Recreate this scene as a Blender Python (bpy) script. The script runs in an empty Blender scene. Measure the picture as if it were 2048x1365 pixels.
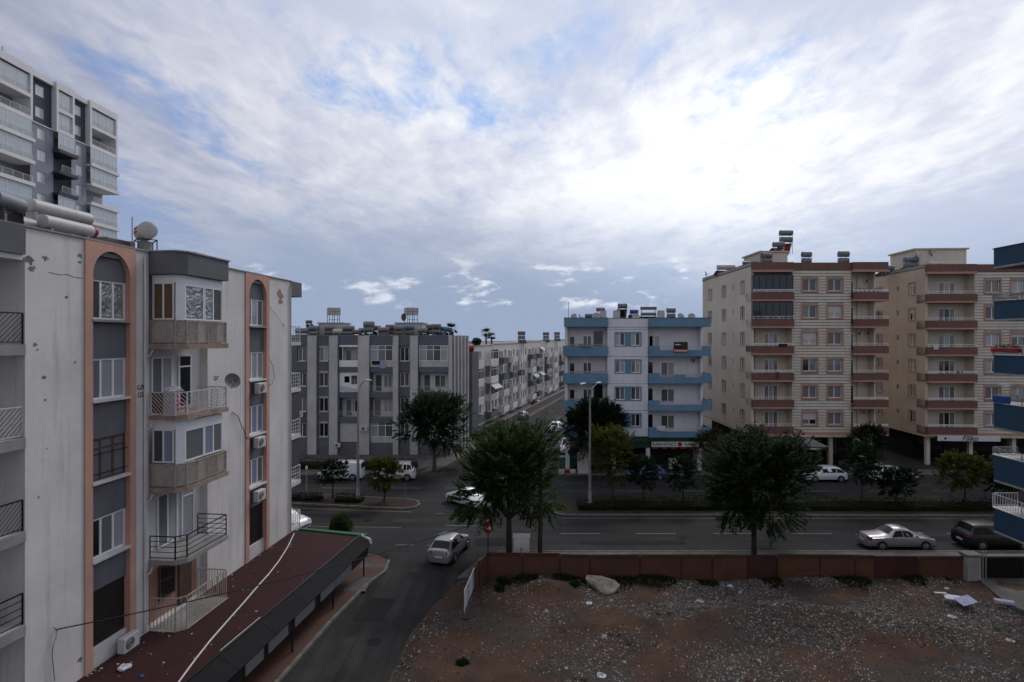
import bpy, math, random
from mathutils import Vector, Matrix, noise as mnoise
R = math.radians
random.seed(7)
sc = bpy.context.scene
col = sc.collection

# ------------------------------------------------------------------ camera
FPX, CX, HY, HC = 1138.0, 1024.0, 678.0, 14.5      # focal length in px (20 mm lens), horizon row, eye height
cam = bpy.data.cameras.new("camera")
cam.lens = FPX / 2048 * 36; cam.sensor_width = 36; cam.clip_end = 6000; cam.clip_start = 0.1
cam.shift_y = -(682.5 - HY) / 2048
camo = bpy.data.objects.new("camera", cam); col.objects.link(camo)
camo.location = (0, 0, HC); camo.rotation_euler = (R(90), 0, 0)
sc.camera = camo

# ------------------------------------------------------------------ exposure
sc.view_settings.view_transform = 'Standard'; sc.view_settings.look = 'None'
sc.view_settings.gamma = 1.0; sc.view_settings.use_curve_mapping = False
sc.view_settings.exposure = 0.35

# ------------------------------------------------------------------ sky (broken cloud, sun behind it ahead to the right)
SUN_AZ, SUN_EL = R(27), R(43)          # azimuth from +Y towards +X
SUND = Vector((math.sin(SUN_AZ) * math.cos(SUN_EL), math.cos(SUN_AZ) * math.cos(SUN_EL), math.sin(SUN_EL)))
world = bpy.data.worlds.new("World"); sc.world = world; world.use_nodes = True
nt = world.node_tree; nt.nodes.clear()
def N(tree, typ, **kw):
    n = tree.nodes.new(typ)
    for k, v in kw.items():
        if k == 'ins':
            for a, b in v.items(): n.inputs[a].default_value = b
        else: setattr(n, k, v)
    return n
def math_(op, a, b=None, c=None, clamp=False):
    n = nt.nodes.new('ShaderNodeMath'); n.operation = op; n.use_clamp = clamp
    for i, v in enumerate((a, b, c)):
        if v is None: continue
        if isinstance(v, (int, float)): n.inputs[i].default_value = v
        else: nt.links.new(v, n.inputs[i])
    return n.outputs[0]
def sstep(v, a, b, lo=0.0, hi=1.0):
    n = nt.nodes.new('ShaderNodeMapRange'); n.interpolation_type = 'SMOOTHSTEP'
    nt.links.new(v, n.inputs[0])
    for i, k in enumerate((a, b, lo, hi)): n.inputs[i + 1].default_value = k
    return n.outputs[0]
def cmix(f, a, b):
    n = nt.nodes.new('ShaderNodeMix'); n.data_type = 'RGBA'
    for sock, v in ((n.inputs[0], f), (n.inputs[6], a), (n.inputs[7], b)):
        if isinstance(v, (int, float)): sock.default_value = v
        elif isinstance(v, tuple): sock.default_value = v + (1,) if len(v) == 3 else v
        else: nt.links.new(v, sock)
    return n.outputs[2]
tcw = nt.nodes.new('ShaderNodeTexCoord'); dirv = tcw.outputs['Generated']
sep = nt.nodes.new('ShaderNodeSeparateXYZ'); nt.links.new(dirv, sep.inputs[0])
zc = math_('MAXIMUM', sep.outputs[2], 0.0)
den = math_('ADD', zc, 0.10)
cmb = nt.nodes.new('ShaderNodeCombineXYZ')
nt.links.new(math_('DIVIDE', sep.outputs[0], den), cmb.inputs[0])
nt.links.new(math_('DIVIDE', sep.outputs[1], den), cmb.inputs[1])
def wnoise(scale, detail, rough, dist, rot=0, sx=1, sy=1, loc=(0, 0, 0)):
    m = nt.nodes.new('ShaderNodeMapping'); nt.links.new(cmb.outputs[0], m.inputs[0])
    m.inputs['Rotation'].default_value = (0, 0, rot); m.inputs['Scale'].default_value = (sx, sy, 1); m.inputs['Location'].default_value = loc
    n = N(nt, 'ShaderNodeTexNoise', ins={'Scale': scale, 'Detail': detail, 'Roughness': rough, 'Distortion': dist})
    nt.links.new(m.outputs[0], n.inputs['Vector'])
    return n.outputs[0]
vd = nt.nodes.new('ShaderNodeVectorMath'); vd.operation = 'DOT_PRODUCT'
nt.links.new(dirv, vd.inputs[0]); vd.inputs[1].default_value = SUND
glow = sstep(vd.outputs['Value'], 0.28, 0.93)
big = wnoise(0.50, 3, 0.5, 0.15, R(-20), 1.0, 0.75, (3.4, 0.2, 0))
fine = wnoise(2.3, 10, 0.60, 0.25, R(-38), 1.0, 0.55, (1.3, 4.1, 0))
curd = wnoise(9.0, 6, 0.62, 0.3, R(-50), 1.0, 0.6, (0.3, 2.1, 0))
dens = math_('ADD', math_('ADD', math_('MULTIPLY', big, 0.66), math_('MULTIPLY', fine, 0.36)), math_('MULTIPLY', curd, 0.16))
cover = sstep(dens, 0.415, 0.545)
shade = wnoise(0.9, 8, 0.58, 0.3, R(-36), 1.0, 0.55, (7.9, 2.9, 0))
shv = sstep(math_('ADD', math_('MULTIPLY', shade, 0.8), math_('MULTIPLY', curd, 0.2)), 0.38, 0.64)
# the Nishita sky shows through the gaps
sky = nt.nodes.new('ShaderNodeTexSky'); sky.sky_type = 'NISHITA'; sky.sun_disc = False
sky.sun_elevation = SUN_EL; sky.sun_rotation = SUN_AZ; sky.altitude = 30; sky.air_density = 1.3; sky.dust_density = 1.0; sky.ozone_density = 1.6
skc = nt.nodes.new('ShaderNodeMix'); skc.data_type = 'RGBA'; skc.blend_type = 'MULTIPLY'; skc.inputs[0].default_value = 1
nt.links.new(sky.outputs[0], skc.inputs[6]); skc.inputs[7].default_value = (0.50, 0.56, 0.72, 1)
gsky = skc.outputs[2]
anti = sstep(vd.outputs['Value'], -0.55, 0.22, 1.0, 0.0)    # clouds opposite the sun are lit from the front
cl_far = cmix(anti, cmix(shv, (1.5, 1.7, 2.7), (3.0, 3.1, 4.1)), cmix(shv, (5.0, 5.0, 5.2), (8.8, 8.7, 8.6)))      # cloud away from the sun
cl_near = cmix(shv, (4.9, 5.3, 6.5), (8.7, 8.7, 8.8))    # thin bright cloud towards the sun
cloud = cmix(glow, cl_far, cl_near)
blue = cmix(0.7, gsky, cmix(glow, (0.95, 1.55, 3.9), (2.3, 4.3, 8.0)))
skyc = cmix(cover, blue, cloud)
# low band of clear hazy air with a few cumulus puffs
hz = math_('ADD', sep.outputs[2], math_('MULTIPLY', math_('SUBTRACT', fine, 0.5), 0.16))
lowf = sstep(hz, 0.07, 0.31, 1.0, 0.0)
glow2 = sstep(vd.outputs['Value'], 0.70, 0.97)
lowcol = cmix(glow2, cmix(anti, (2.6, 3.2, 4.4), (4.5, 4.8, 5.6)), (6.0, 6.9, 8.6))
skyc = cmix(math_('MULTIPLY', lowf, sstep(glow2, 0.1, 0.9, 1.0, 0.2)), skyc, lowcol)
mp = nt.nodes.new('ShaderNodeMapping'); nt.links.new(dirv, mp.inputs[0]); mp.inputs['Scale'].default_value = (1, 1, 2.8); mp.inputs['Location'].default_value = (0.83, 0.2, 0.0)
pn = N(nt, 'ShaderNodeTexNoise', ins={'Scale': 10.5, 'Detail': 8, 'Roughness': 0.58, 'Distortion': 0.1}); nt.links.new(mp.outputs[0], pn.inputs['Vector'])
band = math_('MULTIPLY', sstep(sep.outputs[2], 0.045, 0.065), sstep(sep.outputs[2], 0.10, 0.16, 1.0, 0.0))
puff = math_('MULTIPLY', sstep(pn.outputs[0], 0.57, 0.69), math_('MULTIPLY', band, 0.65))
skyc = cmix(puff, skyc, cmix(glow, (4.6, 4.8, 5.6), (9.5, 9.6, 9.8)))
bg = nt.nodes.new('ShaderNodeBackground'); bg.inputs[1].default_value = 0.1
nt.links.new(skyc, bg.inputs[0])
world.cycles.sampling_method = 'MANUAL'; world.cycles.sample_map_resolution = 512
wo = nt.nodes.new('ShaderNodeOutputWorld'); nt.links.new(bg.outputs[0], wo.inputs[0])

# ------------------------------------------------------------------ the sun behind thin cloud
sl = bpy.data.lights.new("sun", 'SUN'); sl.energy = 1.0; sl.angle = R(18); sl.color = (1.0, 0.96, 0.9)
so = bpy.data.objects.new("sun", sl); col.objects.link(so); so.location = (30, 40, 60)
so.rotation_euler = (-SUND).to_track_quat('-Z', 'Y').to_euler()

# ================================================================== helpers
def G(px, py, z=0.0):
    """ground point (height z) that the photograph shows at pixel px, py"""
    d = (HC - z) * FPX / (py - HY)
    return ((px - CX) / FPX * d, d)
def X_(px, Y): return (px - CX) / FPX * Y
def Z_(py, Y): return HC - (py - HY) / FPX * Y

class MB:
    def __init__(s): s.v = []; s.f = []
    def quad(s, a, b, c, d):
        n = len(s.v); s.v += [a, b, c, d]; s.f.append((n, n + 1, n + 2, n + 3)); return s
    def poly(s, pts):
        n = len(s.v); s.v += list(pts); s.f.append(tuple(range(n, n + len(pts)))); return s
    def box(s, x0, x1, y0, y1, z0, z1):
        n = len(s.v)
        s.v += [(x0, y0, z0), (x1, y0, z0), (x1, y1, z0), (x0, y1, z0), (x0, y0, z1), (x1, y0, z1), (x1, y1, z1), (x0, y1, z1)]
        for f in ((0, 3, 2, 1), (4, 5, 6, 7), (0, 1, 5, 4), (1, 2, 6, 5), (2, 3, 7, 6), (3, 0, 4, 7)): s.f.append(tuple(n + i for i in f))
        return s
    def cbox(s, x0, x1, y0, y1, z0, z1, b=0.02):
        """box with bevelled vertical and top edges"""
        p = [(x0 + b, y0), (x1 - b, y0), (x1, y0 + b), (x1, y1 - b), (x1 - b, y1), (x0 + b, y1), (x0, y1 - b), (x0, y0 + b)]
        cx, cy = (x0 + x1) / 2, (y0 + y1) / 2
        n = len(s.v)
        s.v += [(x, y, z0) for x, y in p] + [(x, y, z1 - b) for x, y in p]
        s.v += [(x + (b if x < cx else -b), y + (b if y < cy else -b), z1) for x, y in p]
        for k in (0, 8):
            for i in range(8):
                j = (i + 1) % 8; s.f.append((n + k + i, n + k + j, n + k + 8 + j, n + k + 8 + i))
        s.f.append(tuple(n + 16 + i for i in range(8))); s.f.append(tuple(n + 7 - i for i in range(8)))
        return s
    def prism(s, pts, z0, z1):
        n = len(s.v); m = len(pts)
        if sum(pts[i][0] * pts[(i + 1) % m][1] - pts[(i + 1) % m][0] * pts[i][1] for i in range(m)) < 0: pts = pts[::-1]
        s.v += [(x, y, z0) for x, y in pts] + [(x, y, z1) for x, y in pts]
        s.f.append(tuple(n + m - 1 - i for i in range(m))); s.f.append(tuple(n + m + i for i in range(m)))
        for i in range(m):
            j = (i + 1) % m; s.f.append((n + i, n + j, n + m + j, n + m + i))
        return s
    def tube(s, path, r, seg=6, r1=None, cap=True):
        pts = [Vector(p) for p in path]; n0 = len(s.v); k = len(pts); rr = []
        for i in range(k):
            t = (pts[min(i + 1, k - 1)] - pts[max(i - 1, 0)]).normalized()
            a = Vector((0, 0, 1)) if abs(t.z) < 0.9 else Vector((1, 0, 0))
            u = t.cross(a).normalized(); w = u.cross(t)
            q = r if r1 is None else r + (r1 - r) * i / (k - 1)
            for j in range(seg):
                an = 2 * math.pi * j / seg
                s.v.append(tuple(pts[i] + u * (math.cos(an) * q) + w * (math.sin(an) * q)))
        for i in range(k - 1):
            for j in range(seg):
                j2 = (j + 1) % seg
                s.f.append((n0 + i * seg + j, n0 + i * seg + j2, n0 + (i + 1) * seg + j2, n0 + (i + 1) * seg + j))
        if cap:
            s.f.append(tuple(n0 + seg - 1 - j for j in range(seg))); s.f.append(tuple(n0 + (k - 1) * seg + j for j in range(seg)))
        return s
    def lathe(s, prof, axis='z', seg=16, o=(0, 0, 0)):
        n = len(s.v); k = len(prof)
        for r, h in prof:
            for j in range(seg):
                a = 2 * math.pi * j / seg; c, d = math.cos(a) * r, math.sin(a) * r
                p = {'z': (c, d, h), 'x': (h, c, d), 'y': (d, h, c)}[axis]
                s.v.append((p[0] + o[0], p[1] + o[1], p[2] + o[2]))
        for i in range(k - 1):
            for j in range(seg):
                j2 = (j + 1) % seg
                s.f.append((n + i * seg + j, n + i * seg + j2, n + (i + 1) * seg + j2, n + (i + 1) * seg + j))
        s.f.append(tuple(n + seg - 1 - j for j in range(seg))); s.f.append(tuple(n + (k - 1) * seg + j for j in range(seg)))
        return s
    def mesh(s, name, mat, smooth=False):
        me = bpy.data.meshes.new(name); me.from_pydata(s.v, [], s.f); me.update()
        if mat: me.materials.append(mat)
        if smooth:
            me.polygons.foreach_set('use_smooth', [True] * len(me.polygons)); me.set_sharp_from_angle(angle=R(50))
        return me
    def build(s, name, mat, parent=None, loc=(0, 0, 0), rz=0, smooth=False):
        return mk(name, s.mesh(name, mat, smooth), parent, loc, rz)
def mk(name, me, parent=None, loc=(0, 0, 0), rz=0):
    o = bpy.data.objects.new(name, me); col.objects.link(o)
    o.location = loc; o.rotation_euler = (0, 0, rz)
    if parent: o.parent = parent
    return o
def tag(o, label, cat, group=None):
    o['label'] = label; o['category'] = cat
    if group: o['group'] = group
    return o
def thing(name, label, cat, loc=(0, 0, 0), rz=0, group=None):
    return tag(mk(name, None, None, loc, rz), label, cat, group)
def struct(o): o['kind'] = 'structure'; return o
def stuff(o): o['kind'] = 'stuff'; return o
def copy_tree(o, parent=None):
    c = o.copy(); col.objects.link(c); c.parent = parent
    for ch in o.children: copy_tree(ch, c)
    return c

# ================================================================== materials
MT = {}
def mat(name, rgb, rough=0.75, var=0.12, scale=2.0, bump=0.0, metal=0.0, spec=0.4, rgb2=None, streak=0.0, bscale=None, coat=0.0, island=0.0, lim=(0.35, 0.7)):
    m = bpy.data.materials.new(name); m.use_nodes = True; t = m.node_tree; L = t.links
    b = t.nodes['Principled BSDF']
    b.inputs['Roughness'].default_value = rough; b.inputs['Metallic'].default_value = metal
    b.inputs['Specular IOR Level'].default_value = spec; b.inputs['Coat Weight'].default_value = coat
    tc = t.nodes.new('ShaderNodeTexCoord')
    def nz(sc_, det=6, vec=None, ro=0.6):
        n = t.nodes.new('ShaderNodeTexNoise'); n.inputs['Scale'].default_value = sc_; n.inputs['Detail'].default_value = det; n.inputs['Roughness'].default_value = ro
        L.new(vec or tc.outputs['Object'], n.inputs['Vector']); return n
    def mx(f, a, c, bt='MIX'):
        n = t.nodes.new('ShaderNodeMix'); n.data_type = 'RGBA'; n.blend_type = bt
        for sk, v in ((n.inputs[0], f), (n.inputs[6], a), (n.inputs[7], c)):
            if isinstance(v, (int, float)): sk.default_value = v
            elif isinstance(v, tuple): sk.default_value = v + (1,)
            else: L.new(v, sk)
        return n.outputs[2]
    def mr(v, a, c, lo=0, hi=1):
        n = t.nodes.new('ShaderNodeMapRange'); L.new(v, n.inputs[0])
        for i, k in enumerate((a, c, lo, hi)): n.inputs[i + 1].default_value = k
        return n.outputs[0]
    c2 = rgb2 or tuple(max(0.0, x * (1 - 2.2 * var)) for x in rgb)
    n1 = nz(scale)
    f = mr(n1.outputs[0], lim[0], lim[1])
    c = mx(f, c2, rgb)
    n2 = nz(scale * 9, 3)
    c = mx(mr(n2.outputs[0], 0.3, 0.7, 0, var * 1.2), c, tuple(x * 0.6 for x in rgb))
    if streak > 0:
        mpn = t.nodes.new('ShaderNodeMapping'); mpn.inputs['Scale'].default_value = (2.6, 2.6, 0.16); L.new(tc.outputs['Object'], mpn.inputs[0])
        n3 = nz(1.0, 7, mpn.outputs[0], 0.7)
        c = mx(mr(n3.outputs[0], 0.52, 0.75, 0, streak), c, tuple(x * 0.42 for x in rgb))
    if island > 0:
        g = t.nodes.new('ShaderNodeNewGeometry')
        c = mx(mr(g.outputs['Random Per Island'], 0, 1, 0, island), c, tuple(min(1, x * 0.25) for x in rgb))
    L.new(c, b.inputs['Base Color'])
    if bump > 0:
        nb = nz(bscale or scale * 14, 4)
        bm = t.nodes.new('ShaderNodeBump'); bm.inputs['Strength'].default_value = bump; bm.inputs['Distance'].default_value = 0.02
        L.new(nb.outputs[0], bm.inputs['Height']); L.new(bm.outputs[0], b.inputs['Normal'])
    MT[name] = m; return m
def leafmat(name, rgb, rgb2, trans=0.25):
    m = mat(name, rgb, 0.75, 0.15, 0.9, rgb2=rgb2, island=0.55, spec=0.08)
    t = m.node_tree; b = t.nodes['Principled BSDF']; out = t.nodes['Material Output']
    tr = t.nodes.new('ShaderNodeBsdfTranslucent'); ms = t.nodes.new('ShaderNodeMixShader'); ms.inputs[0].default_value = trans
    src = b.inputs['Base Color'].links[0].from_socket
    t.links.new(src, tr.inputs[0]); t.links.new(b.outputs[0], ms.inputs[1]); t.links.new(tr.outputs[0], ms.inputs[2]); t.links.new(ms.outputs[0], out.inputs[0])
    return m
def curtain(name, a, c, sc_=9.0, rough=0.12):
    m = bpy.data.materials.new(name); m.use_nodes = True; t = m.node_tree; b = t.nodes['Principled BSDF']
    tc = t.nodes.new('ShaderNodeTexCoord'); w = t.nodes.new('ShaderNodeTexWave'); w.bands_direction = 'X'
    w.inputs['Scale'].default_value = sc_ / 6; w.inputs['Distortion'].default_value = 3.0; w.inputs['Detail'].default_value = 2; w.inputs['Detail Scale'].default_value = 0.6
    mp_ = t.nodes.new('ShaderNodeMapping'); mp_.inputs['Scale'].default_value = (3, 1, 0.35)
    oi = t.nodes.new('ShaderNodeObjectInfo'); ad = t.nodes.new('ShaderNodeVectorMath'); ad.operation = 'ADD'
    t.links.new(tc.outputs['Object'], ad.inputs[0]); t.links.new(oi.outputs['Location'], ad.inputs[1])
    t.links.new(ad.outputs[0], mp_.inputs[0]); t.links.new(mp_.outputs[0], w.inputs[0])
    x = t.nodes.new('ShaderNodeMix'); x.data_type = 'RGBA'; x.inputs[6].default_value = a + (1,); x.inputs[7].default_value = c + (1,)
    t.links.new(w.outputs[0], x.inputs[0]); t.links.new(x.outputs[2], b.inputs['Base Color'])
    b.inputs['Roughness'].default_value = 0.5; b.inputs['Coat Weight'].default_value = 1.0; b.inputs['Coat Roughness'].default_value = 0.04
    b.inputs['Specular IOR Level'].default_value = 0.2
    MT[name] = m; return m
mat('plaster_white', (0.62, 0.60, 0.58), 0.85, 0.10, 0.5, 0.25, streak=0.35)
mat('plaster_old', (0.70, 0.67, 0.645), 0.88, 0.09, 0.35, 0.4, streak=0.65)
mat('plaster_grey', (0.135, 0.135, 0.15), 0.85, 0.10, 0.6, 0.2, streak=0.35)
mat('plaster_scar', (0.29, 0.26, 0.235), 0.95, 0.3, 6, 0.8)
mat('pink', (0.56, 0.32, 0.25), 0.8, 0.08, 0.8, 0.2, streak=0.25)
mat('recess_white', (0.66, 0.65, 0.64), 0.85, 0.08, 0.7, 0.15, streak=0.3)
mat('salmon_wall', (0.36, 0.20, 0.16), 0.85, 0.1, 0.8, 0.15, streak=0.3)
mat('slate', (0.120, 0.138, 0.168), 0.8, 0.10, 0.4, 0.15, streak=0.35)
mat('pilaster', (0.50, 0.49, 0.48), 0.85, 0.10, 0.4, 0.2, streak=0.5)
mat('blue_paint', (0.125, 0.240, 0.355), 0.75, 0.10, 0.5, 0.15, streak=0.35)
mat('navy_paint', (0.018, 0.058, 0.105), 0.7, 0.10, 0.5, 0.1, streak=0.2)
mat('lilac_white', (0.66, 0.66, 0.72), 0.85, 0.07, 0.4, 0.15, streak=0.4)
mat('beige', (0.62, 0.555, 0.47), 0.85, 0.08, 0.3, 0.2, streak=0.45)
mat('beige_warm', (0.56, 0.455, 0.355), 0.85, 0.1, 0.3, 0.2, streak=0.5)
mat('siding', (0.62, 0.555, 0.48), 0.7, 0.08, 0.4, 0.1, streak=0.4)
mat('brown_paint', (0.165, 0.083, 0.068), 0.75, 0.1, 0.4, 0.1, streak=0.5)
mat('rose_trim', (0.43, 0.235, 0.185), 0.75, 0.08, 0.6, 0.1)
mat('tower_grey', (0.27, 0.275, 0.32), 0.8, 0.05, 0.3, 0.1)
mat('tower_dark', (0.060, 0.060, 0.078), 0.8, 0.05, 0.3, 0.1)
mat('tower_white', (0.74, 0.73, 0.72), 0.75, 0.05, 0.3, 0.1, streak=0.15)
mat('tower_glass', (0.42, 0.47, 0.50), 0.10, 0.06, 0.6, spec=0.6, coat=0.6)
mat('row_white', (0.74, 0.71, 0.67), 0.85, 0.10, 0.3, 0.2, streak=0.5)
mat('concrete', (0.33, 0.32, 0.31), 0.9, 0.15, 1.2, 0.4, streak=0.4)
mat('concrete_rust', (0.36, 0.31, 0.27), 0.9, 0.2, 2.0, 0.4, rgb2=(0.24, 0.15, 0.11), streak=0.5)
mat('roof_grey', (0.22, 0.22, 0.22), 0.95, 0.2, 0.6, 0.3)
mat('pvc', (0.76, 0.76, 0.77), 0.45, 0.05, 2, spec=0.5)
mat('pvc_dirty', (0.50, 0.49, 0.48), 0.6, 0.12, 2, streak=0.4)
mat('wood_frame', (0.10, 0.062, 0.045), 0.7, 0.15, 5)
mat('iron_black', (0.016, 0.016, 0.018), 0.5, 0.1, 6, metal=0.3)
mat('iron_white', (0.55, 0.54, 0.53), 0.55, 0.15, 5, rgb2=(0.30, 0.22, 0.17), lim=(0.25, 0.5))
mat('board_grey', (0.52, 0.48, 0.44), 0.8, 0.15, 2, streak=0.4)
mat('rust_dark', (0.10, 0.06, 0.04), 0.9, 0.2, 5)
mat('slab_dull', (0.24, 0.215, 0.19), 0.95, 0.25, 2.2, 0.8, streak=0.4)
mat('iron_rust', (0.40, 0.33, 0.28), 0.75, 0.2, 5, rgb2=(0.22, 0.13, 0.09), lim=(0.3, 0.55))
mat('steel', (0.42, 0.43, 0.45), 0.42, 0.1, 3, metal=0.7)
mat('galv', (0.30, 0.31, 0.32), 0.5, 0.12, 2, metal=0.5, streak=0.2)
mat('glass_dark', (0.012, 0.014, 0.018), 0.06, 0.1, 1, spec=0.5)
mat('glass_navy', (0.010, 0.014, 0.024), 0.05, 0.1, 1, spec=0.5)
curtain('glass_curtain', (0.20, 0.21, 0.235), (0.38, 0.385, 0.40))
curtain('glass_pale', (0.50, 0.52, 0.54), (0.64, 0.65, 0.66))
curtain('glass_grey', (0.10, 0.105, 0.115), (0.17, 0.175, 0.19))
curtain('glass_drape', (0.030, 0.030, 0.036), (0.085, 0.083, 0.09))
curtain('glass_bluecurtain', (0.09, 0.115, 0.20), (0.30, 0.33, 0.42))
mat('board_brown', (0.16, 0.095, 0.05), 0.5, 0.15, 3)
mat('shutter', (0.50, 0.48, 0.46), 0.6, 0.08, 1, streak=0.2)
mat('cloth_white', (0.55, 0.56, 0.62), 0.9, 0.1, 3)
mat('cloth_lilac', (0.42, 0.42, 0.60), 0.9, 0.2, 9)
mat('cloth_pink', (0.62, 0.05, 0.16), 0.6, 0.1, 3)
mat('asphalt', (0.027, 0.027, 0.028), 0.85, 0.3, 0.16, 0.4, bscale=60, spec=0.25)
mat('asphalt_pale', (0.040, 0.039, 0.038), 0.9, 0.3, 0.5, 0.4, bscale=60, spec=0.2)
mat('asphalt_patch', (0.016, 0.016, 0.017), 0.9, 0.3, 0.5, 0.4, bscale=60, spec=0.2)
mat('asphalt_old', (0.033, 0.032, 0.032), 0.88, 0.32, 0.25, 0.5, bscale=60, spec=0.2)
def wheel_tracks(m, ax):
    """worn, polished bands and long stains along the driving direction"""
    t = m.node_tree; b = t.nodes['Principled BSDF']; src = b.inputs['Base Color'].links[0].from_socket
    tc = t.nodes.new('ShaderNodeTexCoord'); mp_ = t.nodes.new('ShaderNodeMapping'); mp_.inputs['Scale'].default_value = (.035, .75, 1) if ax == 'x' else (.9, .05, 1)
    n = t.nodes.new('ShaderNodeTexNoise'); n.inputs['Scale'].default_value = 1.3; n.inputs['Detail'].default_value = 6; n.inputs['Roughness'].default_value = .65
    r = t.nodes.new('ShaderNodeMapRange'); r.inputs[1].default_value = .35; r.inputs[2].default_value = .68; r.inputs[3].default_value = .62; r.inputs[4].default_value = 1.5
    x = t.nodes.new('ShaderNodeVectorMath'); x.operation = 'SCALE'
    t.links.new(tc.outputs['Object'], mp_.inputs[0]); t.links.new(mp_.outputs[0], n.inputs[0]); t.links.new(n.outputs[0], r.inputs[0]); t.links.new(src, x.inputs[0]); t.links.new(r.outputs[0], x.inputs['Scale']); t.links.new(x.outputs[0], b.inputs['Base Color'])
wheel_tracks(MT['asphalt'], 'x'); wheel_tracks(MT['asphalt_old'], 'y')
mat('paving', (0.115, 0.108, 0.104), 0.9, 0.25, 0.7, 0.4)
mat('paving_red', (0.11, 0.044, 0.027), 0.9, 0.25, 0.8, 0.4, rgb2=(0.055, 0.036, 0.030))
mat('kerb_stone', (0.17, 0.16, 0.145), 0.9, 0.2, 1.5, 0.4)
mat('paint_white', (0.21, 0.21, 0.20), 0.8, 0.3, 3, rgb2=(0.10, 0.10, 0.10))
mat('paint_yellow', (0.20, 0.145, 0.06), 0.8, 0.3, 3, rgb2=(0.10, 0.08, 0.05))
mat('soil_red', (0.045, 0.024, 0.016), 0.95, 0.25, 1.0, 0.7)
mat('earth', (0.09, 0.075, 0.055), 0.95, 0.3, 0.02, 0.3)
mat('stone_grey', (0.125, 0.117, 0.11), 0.95, 0.25, 3, 0.6, island=0.55)
mat('stone_pale', (0.50, 0.48, 0.45), 0.95, 0.2, 3, 0.6, island=0.4)
mat('stone_brown', (0.105, 0.064, 0.046), 0.95, 0.25, 3, 0.6, island=0.5)
mat('fence_orange', (0.098, 0.038, 0.018), 0.8, 0.25, 0.9, 0.2, rgb2=(0.055, 0.025, 0.016), streak=0.4)
mat('fence_dark', (0.050, 0.012, 0.009), 0.7, 0.2, 0.9, 0.2)
mat('roof_red', (0.042, 0.012, 0.014), 0.85, 0.25, 0.5, 0.4, rgb2=(0.032, 0.012, 0.013), spec=0.2, streak=0.5)
mat('fascia_black', (0.014, 0.014, 0.016), 0.45, 0.15, 1)
mat('fascia_slate', (0.010, 0.0105, 0.012), 0.75, 0.15, 1.5, spec=0.12, streak=0.2)
mat('green_paint', (0.015, 0.115, 0.045), 0.6, 0.15, 1)
mat('green_dark', (0.008, 0.050, 0.036), 0.5, 0.1, 1)
mat('light_box', (0.13, 0.135, 0.14), 0.5, 0.08, 1, streak=0.3)
mat('sign_white', (0.58, 0.59, 0.60), 0.5, 0.06, 1)
mat('red_paint', (0.30, 0.010, 0.018), 0.45, 0.08, 2)
mat('red_panel', (0.26, 0.012, 0.012), 0.35, 0.1, 2)
mat('tank_white', (0.46, 0.445, 0.43), 0.5, 0.08, 2, streak=0.3)
mat('tank_grey', (0.17, 0.18, 0.20), 0.45, 0.12, 2, metal=0.3)
mat('tank_brown', (0.16, 0.12, 0.11), 0.55, 0.15, 2)
mat('tank_blue', (0.02, 0.07, 0.26), 0.4, 0.1, 2)
mat('tank_teal', (0.035, 0.10, 0.17), 0.45, 0.1, 2)
mat('panel_dark', (0.022, 0.020, 0.022), 0.3, 0.1, 2)
mat('dish_grey', (0.17, 0.17, 0.17), 0.6, 0.1, 3, rgb2=(0.10, 0.09, 0.085))
mat('dish_pale', (0.38, 0.38, 0.38), 0.6, 0.1, 3)
mat('plastic_white', (0.56, 0.55, 0.53), 0.5, 0.06, 3, streak=0.2)
mat('rubber', (0.010, 0.010, 0.011), 0.85, 0.1, 5)
mat('cable', (0.008, 0.008, 0.009), 0.6, 0.1, 5)
mat('bark', (0.055, 0.044, 0.036), 0.95, 0.25, 5, 0.8)
mat('bark_pale', (0.12, 0.10, 0.085), 0.95, 0.25, 5, 0.8)
mat('pole_wood', (0.040, 0.032, 0.027), 0.9, 0.2, 4, 0.5)
leafmat('leaf_dark', (0.034, 0.064, 0.019), (0.012, 0.025, 0.009), 0.35)
leafmat('leaf_mid', (0.068, 0.120, 0.022), (0.020, 0.040, 0.010), 0.4)
leafmat('leaf_yellow', (0.150, 0.145, 0.020), (0.062, 0.078, 0.016), 0.4)
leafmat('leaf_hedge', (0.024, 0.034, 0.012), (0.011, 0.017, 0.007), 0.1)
def carpaint(name, rgb, metal=0.0, rough=0.32):
    return mat(name, rgb, rough, 0.03, 1.5, metal=metal, coat=0.8, spec=0.5)
carpaint('car_white', (0.66, 0.66, 0.69)); carpaint('car_silver', (0.30, 0.30, 0.32), 0.55, 0.36)
carpaint('car_black', (0.006, 0.007, 0.008)); MT['car_black'].node_tree.nodes['Principled BSDF'].inputs['Coat Weight'].default_value = 0.25; carpaint('car_blue', (0.04, 0.07, 0.16)); carpaint('car_greycol', (0.12, 0.13, 0.14), 0.4)
mat('car_glass', (0.006, 0.007, 0.009), 0.05, 0.02, 1, spec=0.25)
mat('car_trim', (0.018, 0.018, 0.020), 0.6, 0.1, 3)
mat('tail_red', (0.22, 0.008, 0.012), 0.2, 0.05, 3, spec=0.6)
mat('lamp_clear', (0.52, 0.53, 0.55), 0.12, 0.05, 3, spec=0.7)
mat('alu', (0.35, 0.36, 0.38), 0.35, 0.08, 4, metal=0.8)
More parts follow.
